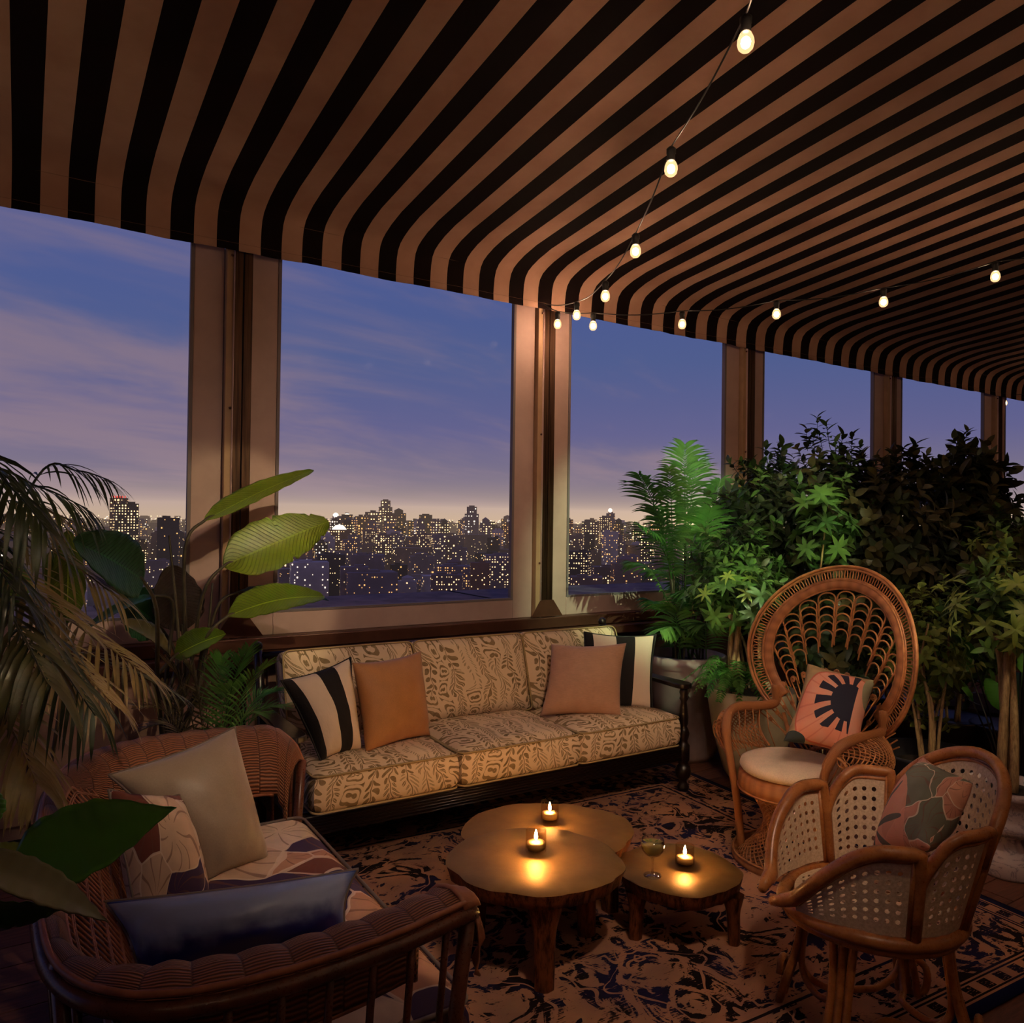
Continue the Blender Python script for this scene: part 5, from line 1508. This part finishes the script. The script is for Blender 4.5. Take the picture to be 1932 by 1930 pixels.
# drooping palm at the far left
pcx = Vector((-0.34, 2.95, 0))
pot('planter', 'dark planter of the drooping palm in the left corner', pcx, [(0.001, 0), (0.16, 0), (0.22, 0.36), (0.23, 0.38), (0.21, 0.38), (0.001, 0.34)], M['potdk'], 0.35, 0.205)
kp = thing('drooping_palm', 'large palm with drooping strap leaflets in the left corner behind the loveseat', 'plant', pcx+Vector((0, 0, 0.35)))
KB = kp.location.copy()
for i, (m1, d1, tp, d2, ky, L_, w_, dr) in enumerate([
    ((-40, 905), 2.6, (165, 960), 2.7, 'lf_dark', 0.36, 0.036, 1.9),
    ((70, 900), 2.9, (205, 905), 3.1, 'lf_dark', 0.26, 0.022, 1.3),
    ((20, 960), 2.9, (185, 1010), 3.0, 'lf_olive', 0.34, 0.024, 1.4),
    ((10, 1010), 2.7, (225, 1130), 2.7, 'lf_olive', 0.32, 0.022, 0.9),
    ((-30, 1080), 2.5, (120, 1160), 2.4, 'lf_olive', 0.34, 0.026, 1.0),
    ((90, 1175), 2.8, (270, 1270), 2.7, 'lf_olive', 0.30, 0.024, 1.2),
    ((60, 1210), 2.6, (215, 1330), 2.5, 'lf_olive', 0.30, 0.026, 1.4),
    ((-20, 1130), 2.2, (90, 1290), 2.0, 'lf_olive', 0.34, 0.034, 1.9),
    ((30, 1190), 2.25, (180, 1350), 2.1, 'lf_dark', 0.30, 0.030, 2.0),
    ((-60, 870), 2.3, (90, 1000), 2.2, 'lf_dark', 0.34, 0.038, 2.0),
    ((-90, 1000), 2.2, (30, 1120), 2.1, 'lf_dark', 0.32, 0.034, 1.8),
    ((-20, 1330), 2.2, (70, 1480), 2.1, 'lf_olive', 0.26, 0.030, 1.4),
    ((120, 1240), 3.0, (330, 1310), 2.9, 'lf_olive', 0.24, 0.018, 1.0),
    ((-120, 1100), 2.3, (-60, 1350), 2.2, 'lf_dark', 0.32, 0.03, 1.6)]):
    a, c = px(*m1, d1), px(*tp, d2)
    k0 = KB+Vector((0.02*math.cos(i), 0.02*math.sin(i), 0.0))
    if ky == 'lf_dark': w_ *= 0.72
    frond(kp, [k0, k0.lerp(a, .55)+Vector((-0.04, 0, 0.03)), a, a.lerp(c, .55)+Vector((0, 0, 0.03)), c], 17, L_*0.92, w_*0.62, ky, droop=dr*0.8, up=0.05, seed=50+i, rad=0.008, sweep=0.9, stalk=0.42, lmin=0.5)
# two small paddle leaves glimpsed behind the drooping palm
sb_ = thing('paddle_plant', 'bright green paddle leaves glimpsed behind the drooping palm at left', 'plant', Vector((0.05, 3.9, 0.0)))
for i, (a, c, wd_, ky) in enumerate([((126, 1175), (128, 1000), 0.13, 'lf_banana'), ((30, 1140), (-20, 1050), 0.18, 'lf_mid'), ((128, 1150), (95, 1040), 0.12, 'lf_banana')]):
    pb, pt = py(*a, 3.7), py(*c, 3.7)
    blade(sb_, pb, pt, wd_, (0.2, -1, 0.2), ky, arch=0.05, cup=0.2, seed=i)
    petiole(sb_, [sb_.location, sb_.location.lerp(pb, .6)+Vector((0.02, 0, 0.0)), pb], 0.009, 0.005)

# broad leaves in the near left corner
ac = Vector((-0.34, 1.22, 0))
pot('planter', 'black planter of the broad leaved plant at the near left corner', ac, [(0.001, 0), (0.13, 0), (0.16, 0.26), (0.17, 0.28), (0.155, 0.28), (0.001, 0.25)], M['potblack'], 0.255, 0.15)
ap = thing('broad_leaf_plant', 'broad dark leaf plant reaching in at the lower left in front of the loveseat', 'plant', ac+Vector((0, 0, 0.255)))
for i, (a, da, c, dc_, wd_, nn_, ky) in enumerate([
   ((20, 1655), 1.12, (333, 1523), 1.22, 0.125, (-0.35, -0.62, 0.7), 'lf_broad'),
   ((-60, 1622), 1.02, (205, 1740), 1.10, 0.062, (0.2, -0.5, 0.85), 'lf_grey'),
   ((-60, 1660), 1.10, (44, 1588), 1.18, 0.055, (-0.2, -0.8, 0.5), 'lf_lime'),
   ((-80, 1560), 1.2, (-10, 1480), 1.3, 0.09, (0, -0.8, 0.5), 'lf_broad'),
   ((-90, 1700), 1.1, (150, 1700), 1.16, 0.12, (-0.3, -0.6, -0.7), 'lf_broad')]):
    pb, pt = px(*a, da), px(*c, dc_)
    blade(ap, pb, pt, wd_, nn_, ky, arch=0.08, cup=0.22, seed=i, tipround=0.62, pointy=True)
    k0 = ap.location+Vector((0.015*i, 0.01*(i % 2), 0))
    petiole(ap, [k0, k0.lerp(pb, .6)+Vector((0.0, 0, 0.05)), pb+(pb-pt).normalized()*0.04, pb], 0.005, 0.0035)

# ---- right hand side
M['potgrey'] = mat('weathered grey planter', rough=0.8, fn=lambda t: vari(t, rgb(150, 128, 128), 0.25, 3))
M['potcream'] = mat('cream planter', rough=0.5, fn=lambda t: vari(t, rgb(176, 160, 132), 0.12, 3))
gp = Vector((3.86, 3.86, 0))
pot('planter', 'tall weathered grey planter right of the sofa holding the bamboo palm', gp, [(0.001, 0), (0.20, 0), (0.235, 0.05), (0.26, 0.62), (0.285, 0.64), (0.29, 0.69), (0.26, 0.70), (0.245, 0.62), (0.001, 0.60)], M['potgrey'], 0.64, 0.25)
cp = Vector((3.855, 3.265, 0))
pot('planter', 'cream rounded planter behind the peacock chair with fern spilling over', cp, [(0.001, 0), (0.12, 0), (0.165, 0.06), (0.23, 0.28), (0.262, 0.48), (0.268, 0.57), (0.255, 0.575), (0.245, 0.52), (0.001, 0.50)], M['potcream'], 0.53, 0.245)
bpot = Vector((4.18, 2.33, 0))
pot('planter', 'matt black cylinder planter behind the cane tub chair', bpot, [(0.001, 0), (0.235, 0), (0.245, 0.02), (0.262, 0.355), (0.268, 0.37), (0.25, 0.372), (0.24, 0.30), (0.001, 0.29)], M['potblack'], 0.30, 0.24)
# bamboo palm
am_ = thing('bamboo_palm', 'feathery bamboo palm lit bright green right of the sofa', 'plant', gp+Vector((0, 0, 0.64)))
ra = random.Random(5)
for i, (tx, ty, s_) in enumerate([(1292, 838, 1), (1318, 870, 1), (1262, 880, 1), (1360, 905, 1), (1205, 895, 1), (1232, 960, 1), (1196, 985, 1), (1340, 960, 1), (1300, 1000, 1), (1190, 1060, .9), (1230, 1075, 1), (1290, 1060, 1), (1350, 1040, 1),
       (1220, 1130, .9), (1262, 1140, 1), (1310, 1120, .9), (1340, 1110, .9), (1245, 1190, .8), (1290, 1190, .8), (1330, 1180, .8), (1275, 930, 1)]):
    y_ = 3.86+ra.uniform(-.35, .25); tp = py(tx, ty, y_); k0 = am_.location+Vector((ra.uniform(-.13, .13), ra.uniform(-.1, .1), 0))
    hgt = tp.z-k0.z
    jn = Vector((k0.x*0.8+tp.x*0.2, k0.y*0.8+tp.y*0.2, k0.z+hgt*0.55))
    if hgt > 0.5: pts = [jn, jn.lerp(tp, .5)+Vector((0, 0, 0.09)), tp]; MB().tube(bez([k0-am_.location, k0.lerp(jn, .5)-am_.location+Vector((0.01, 0, 0)), jn-am_.location], 4), 0.008, 6).build('cane_stem', M['stem'], am_)
    else: pts = [k0, k0.lerp(tp, .5)+Vector((0, 0, 0.12)), tp]
    frond(am_, pts, 26, 0.22, 0.019, 'lf_palm', droop=0.9, up=0.15, seed=100+i, rad=0.005, sweep=0.9, stalk=0.15)
# trunked tree and fern in the cream planter
def braid(root, base, top, r_, n=3, turns=1.2):
    B = root.location
    for k in range(n):
        pts = []
        for q in range(15):
            u = q/14; a = 2*PI*k/n+turns*2*PI*u*0.5; rr_ = r_*(1.25-0.35*u)*(1+0.9*max(0, u-0.8)/0.2)
            p = Vector(base).lerp(Vector(top), u)-B+Vector((rr_*math.cos(a), rr_*math.sin(a), 0)); pts.append(p)
        MB().tube(pts, [r_*(0.95-0.35*q/14) for q in range(15)], 9).build('trunk', M['bark'], root)
tb = py(1384, 1285, 3.28); tt = py(1386, 1160, 3.28)
tr_ = shrub('money_tree', 'small tree with pale braided trunk in the cream planter, leaves lit green', cp+Vector((0, 0, 0.53)), tt+Vector((0.0, 0.0, 0.10)), (0.26, 0.24, 0.17), 60, [W_wh, W_wh, W_lime], 0, 61, scale=0.8, fill=0.2)
braid(tr_, Vector((tb.x, tb.y, 0.53)), tt, 0.022)
fe = thing('fern', 'bright green fern spilling over the rim of the cream planter', 'plant', Vector((3.71, 3.265, 0.54)))
for i in range(22):
    a = R(95+i*11.5)+0.1*math.sin(i*3); L_ = 0.27+0.05*math.sin(i*5)
    d = Vector((math.cos(a), math.sin(a), 0)); k0 = fe.location
    frond(fe, [k0, k0+d*L_*0.5+Vector((0, 0, 0.13+0.05*(i % 3))), k0+d*L_+Vector((0, 0, 0.08-0.06*(i % 2)))], 24, 0.055, 0.011, 'lf_fern', droop=0.4, up=0.1, seed=200+i, rad=0.002, sweep=0.35, stalk=0.08)

# leafy screen of potted trees
G_ = None
def crown(x, ytop, ybot, hw, d): 
    c = px(x, (ytop+ybot)/2, d); return c, (hw*d/FP, hw*d/FP*0.8, (ybot-ytop)/2*d/FP)
screens = [
 ('umbrella_tree', 'dark glossy umbrella tree just right of the bamboo palm', (1440, 880, 1160, 100, 5.5), 290, [W_dark, W_dark, W_mid], 71, 1.0),
 ('umbrella_tree', 'tallest umbrella tree, its top above the crown of the peacock chair', (1570, 838, 1150, 105, 5.4), 300, [W_dark, W_mid, W_odk], 72, 1.0),
 ('umbrella_tree', 'umbrella tree with broad dark leaves behind the right rim of the peacock chair', (1690, 868, 1180, 95, 5.2), 300, [W_dark, W_odk, W_odk], 73, 1.05),
 ('fig_tree', 'dark fig tree standing highest at the right end of the leafy screen', (1822, 856, 1130, 78, 5.5), 280, [W_odk, W_dark], 74, 1.1),
 ('umbrella_tree', 'lower bushy tree with yellow green leaves at the right edge of the frame', (1905, 985, 1150, 75, 4.9), 190, [W_mid, W_odk, W_lime], 75, 0.95),
 ('umbrella_tree', 'low leafy shrub lit green left of the peacock chair back', (1385, 1010, 1180, 75, 5.15), 190, [W_mid, W_mid, W_dark], 76, 0.85),
 ('umbrella_tree', 'dense dark shrub behind the middle of the peacock chair', (1570, 1080, 1300, 120, 5.2), 260, [W_dark, W_odk], 78, 1.0),
 ('umbrella_tree', 'dense dark shrub between the black planter and the right edge', (1800, 1100, 1290, 95, 5.1), 220, [W_dark, W_odk, W_mid], 79, 1.0),
]
for nm, lb, (x, yt, yb, hw, d), n, kd, sd, sc_2 in screens:
    c, rd = crown(x, yt, yb, hw, d)
    bs = Vector((c.x, c.y, 0))
    if sd == 76: bs = cp+Vector((0.1, 0.08, 0.22))
    else: pot('planter', 'round dark planter under the '+' '.join(lb.split()[:10]), bs, [(0.001, 0), (0.17, 0), (0.21, 0.32), (0.22, 0.34), (0.2, 0.34), (0.001, 0.31)], M['potdk'], 0.315, 0.195)
    shrub(nm, lb, bs+Vector((0, 0, 0.31)), c, rd, n, kd, 4, sd, scale=sc_2)
# tree in the black planter
c, rd = crown(1755, 1115, 1345, 72, 4.35)
shrub('ficus_tree', 'multi stemmed plant with oval lime leaves growing in the matt black planter', bpot+Vector((0, 0, 0.30)), c, rd, 105, [W_oval, W_lime, W_oval], 7, 81, scale=0.8, fill=0.1)
# lighter sprig in front of the screen
c, rd = crown(1555, 925, 1065, 48, 4.95)
shrub('schefflera_sprig', 'pale green sprig on a thin stem rising over the peacock chair back', Vector((c.x, c.y, 0.0)), c, rd, 34, [W_wh, W_wh], 1, 83, scale=0.95, fill=0.1)
# marble urn with braided tree
urn_c = Vector((3.90, 1.80, 0))
def marble(t):
    n = t.noise(t.tc('Object'), 7, 5, 0.65, 1.6); m_ = t.noise(t.tc('Object'), 2.5, 3, 0.6)
    v_ = (n-0.5).abs().step(0.0, 0.035)
    return {'col': t.mix(v_*0.55+0.45, rgb(70, 62, 88), t.mix(m_.step(.3, .7), rgb(186, 164, 160), rgb(158, 140, 146)))}
M['marble'] = mat('veined stone', rough=0.5, fn=marble)
ur = thing('stone_urn', 'veined pale stone pedestal urn at the right edge by the rug', 'urn', urn_c, R(20))
MB().lathe([(0.001, 0), (0.135, 0), (0.142, 0.012), (0.142, 0.06), (0.13, 0.085), (0.105, 0.10), (0.098, 0.115)], 48, closed=True).build('urn_base', M['marble'], ur)
MB().lathe([(0.098, 0.115), (0.078, 0.14), (0.07, 0.165), (0.082, 0.18), (0.09, 0.19)], 64, closed=True, wob=lambda a, z: 1+0.05*math.cos(a*16)).build('fluted_stem', M['marble'], ur)
MB().lathe([(0.09, 0.185), (0.135, 0.195), (0.158, 0.215), (0.162, 0.24), (0.15, 0.255), (0.146, 0.27), (0.150, 0.33), (0.165, 0.355), (0.185, 0.37), (0.19, 0.385), (0.185, 0.40), (0.165, 0.40), (0.15, 0.37), (0.001, 0.36)], 48, closed=True).build('urn_bowl', M['marble'], ur)
MB().lathe([(0.155, 0.368), (0.001, 0.375)], 24, closed=True).build('soil', M['soil'], ur)
ut = py(1898, 1205, 1.86)
mt_ = shrub('money_tree', 'tree with three twisted tan trunks in the stone urn, lime leaves lit from above', urn_c+Vector((0, 0, 0.37)), Vector((ut.x+0.03, ut.y, ut.z+0.12)), (0.24, 0.24, 0.20), 80, [W_lime, W_lime, W_mid], 0, 85, scale=0.9, fill=0.15)
braid(mt_, urn_c+Vector((0, 0, 0.37)), Vector((ut.x, ut.y, ut.z+0.02)), 0.024, 3, 0.6)
# dark broad leaved plant between the urn and the black planter
dl_ = thing('peace_lily', 'dark broad leaved plant on black stalks behind the urn', 'plant', Vector((4.75, 2.15, 0)))
for i in range(14):
    a = i*2.4; h = 0.75+0.25*math.sin(i*1.7); rr_ = 0.10+0.02*i
    b0 = dl_.location+Vector((0.03*math.cos(a), 0.03*math.sin(a), 0)); p_ = dl_.location+Vector((rr_*math.cos(a), rr_*math.sin(a), h))
    petiole(dl_, [b0, b0.lerp(p_, .5)+Vector((0, 0, 0.05)), p_], 0.006, 0.004, 'potdk')
    blade(dl_, p_, p_+Vector((0.16*math.cos(a), 0.16*math.sin(a), 0.16)), 0.13, (-math.cos(a)*.7, -math.sin(a)*.7, 1), 'lf_broad', arch=0.1, cup=0.2, seed=i)

# ---------------------------------------------------------------- lounge corner glimpsed behind the trees
bn = thing('lounge_bench', 'low dark wooden bench glimpsed between the plant stems at right', 'bench', Vector((5.75, 2.75, 0)), R(-80))
M['benchwood'] = mat('matt brown bench wood', rgb(52, 32, 24), 0.9, spec=0.1)
MB().box((0, 0, 0.33), (1.5, 0.6, 0.06)).build('seat', M['benchwood'], bn, bevel=0.005)
for sx_ in (-.7, .7):
    for sy_ in (-.25, .25): MB().box((sx_, sy_, 0.15), (0.05, 0.05, 0.30)).build('leg', M['darkwood'], bn)
MB().box((0, 0.30, 0.62), (1.5, 0.04, 0.10)).build('back_rail', M['darkwood'], bn)
def palmprint(t):
    u, v = uvxy(t)
    dx, dy = u-0.85, v-0.15; r_ = (dx*dx+dy*dy).sqrt(); a = dy.atan2(dx)
    lf = ((a*26).sin() > 0.1)*(r_ < 0.65)*(a > 1.6)
    return t.mix(lf, rgb(196, 158, 132), rgb(110, 66, 44))
M['palmc'] = mat('cream cushion with brown palm print', rough=0.8, fn=palmprint)
pillow('lumbar_cushion', 'cream lumbar cushion with brown palm print on the bench behind the plants', px(1746, 1352, 6.0), px(1852, 1378, 5.7), px(1856, 1338, 5.7), px(1750, 1322, 6.0), 0.12, M['palmc'], seed=61)
pillow('round_back_cushion', 'plain tan cushion at the left of the palm print one behind the plants', px(1700, 1372, 6.1), px(1732, 1376, 6.0), px(1728, 1318, 6.1), px(1698, 1316, 6.2), 0.12, M['blush'], seed=62)
pillow('green_cushion', 'leaf green cushion at the right frame edge behind the urn tree', px(1918, 1330, 5.2), px(1975, 1340, 5.0), px(1970, 1270, 5.1), px(1918, 1268, 5.3), 0.12, mat('leaf green cloth', rough=0.8, fn=plain(rgb(86, 128, 50))), seed=63)
tb2 = thing('side_table', 'small round dark table behind the black planter', 'table', Vector((5.05, 3.0, 0)))
MB().lathe([(0.001, 0.40), (0.25, 0.40), (0.26, 0.41), (0.26, 0.43), (0.001, 0.435)], 32, closed=True).build('table_top', M['darkwood'], tb2)
MB().lathe([(0.15, 0), (0.14, 0.02), (0.03, 0.05), (0.03, 0.40)], 20).build('pedestal', M['darkwood'], tb2)

# ---------------------------------------------------------------- lamps
def spotlamp(name, label, loc, tgt, watts, col, angle, blend=0.6, radius=0.03, big=1.0, mount=True):
    loc = Vector(loc); tgt = Vector(tgt); d = (tgt-loc).normalized()
    root = thing(name, label, 'lamp', loc)
    q = d.to_track_quat('-Z', 'Y').to_matrix().to_4x4()
    s = 0.045*big
    MB().lathe([(0.001, s*2.4), (s*0.8, s*2.3), (s, s*0.2), (s*1.02, 0.0), (s*0.9, 0.0), (s*0.85, s*0.4), (0.001, s*0.5)], 20, closed=True).build('lamp_housing', M['black'], root, mtx=q)
    MB().lathe([(0.001, 0), (s*0.82, 0.0)], 20, closed=True).build('lens', emis(name+' lens', col, 6), root, mtx=q @ Matrix.Translation((0, 0, s*0.35)))
    if mount: MB().tube([-d*s*2.2, -d*s*2.6+Vector((0, 0, 0.12 if tgt.z < loc.z else -0.04))], 0.008, 6).build('bracket', M['black'], root)
    L_ = bpy.data.lights.new(name, 'SPOT'); L_.energy = watts; L_.color = col; L_.spot_size = R(angle); L_.spot_blend = blend; L_.shadow_soft_size = radius
    lo = bpy.data.objects.new(name+'_light', L_); C.objects.link(lo); lo.matrix_world = Matrix.Translation(loc+d*0.012) @ q
    return root
WARM = (1.0, 0.72, 0.50)
spotlamp('awning_spotlight', 'small black added fill spotlight overhead aimed at the sofa, above the frame', (1.1, 0.4, 3.25), (2.2, 3.6, 0.6), 125, WARM, 75, 0.8, 0.06)  # added fill lamp, brightens the sofa from the camera side
spotlamp('awning_spotlight', 'small black added fill spotlight overhead aimed at the peacock chair, above the frame', (2.1, 0.3, 3.25), (3.3, 2.3, 0.7), 62, WARM, 46, 0.8, 0.05)  # added general fill over the two chairs
spotlamp('awning_spotlight', 'small black spotlight overhead aimed at the paddle leaved plant, above the frame', (1.75, 0.8, 3.28), (0.95, 4.1, 1.40), 150, (1.0, 0.80, 0.42), 22, 0.3, 0.012)
spotlamp('awning_spotlight', 'small black spotlight overhead aimed at the right rim of the peacock chair', (2.55, 0.85, 3.3), (3.60, 2.0, 0.95), 130, (1.0, 0.80, 0.45), 13, 0.35, 0.012)
spotlamp('awning_spotlight', 'small black spotlight overhead at right aimed at the urn tree', (3.0, -0.1, 3.25), (4.4, 2.3, 1.1), 70, (1.0, 0.86, 0.52), 34, 0.5, 0.02)
spotlamp('awning_spotlight', 'small black green tinted spotlight overhead aimed at the bamboo palm, above the frame', (2.7, 0.9, 3.3), (3.92, 3.8, 1.45), 460, (0.74, 1.0, 0.55), 36, 0.5, 0.02)
spotlamp('garden_uplight', 'small uplight behind the cream planter shining on the leafy screen', (4.15, 2.95, 0.0), (4.7, 3.7, 1.7), 7, (0.85, 1.0, 0.62), 100, 0.8, 0.03, 0.7)
spotlamp('awning_spotlight', 'small black added spotlight overhead brightening the drooping palm, above the frame', (0.95, 0.8, 3.28), (-0.1, 2.8, 1.25), 42, (1.0, 0.76, 0.46), 36, 0.6, 0.03)  # added lamp, only there to brighten the palm leaflets
spotlamp('garden_uplight', 'small warm uplight on the floor under the drooping palm', (-0.55, 3.35, 0.0), (-0.2, 2.7, 1.6), 24, (1.0, 0.74, 0.42), 100, 0.8, 0.03, 0.7)
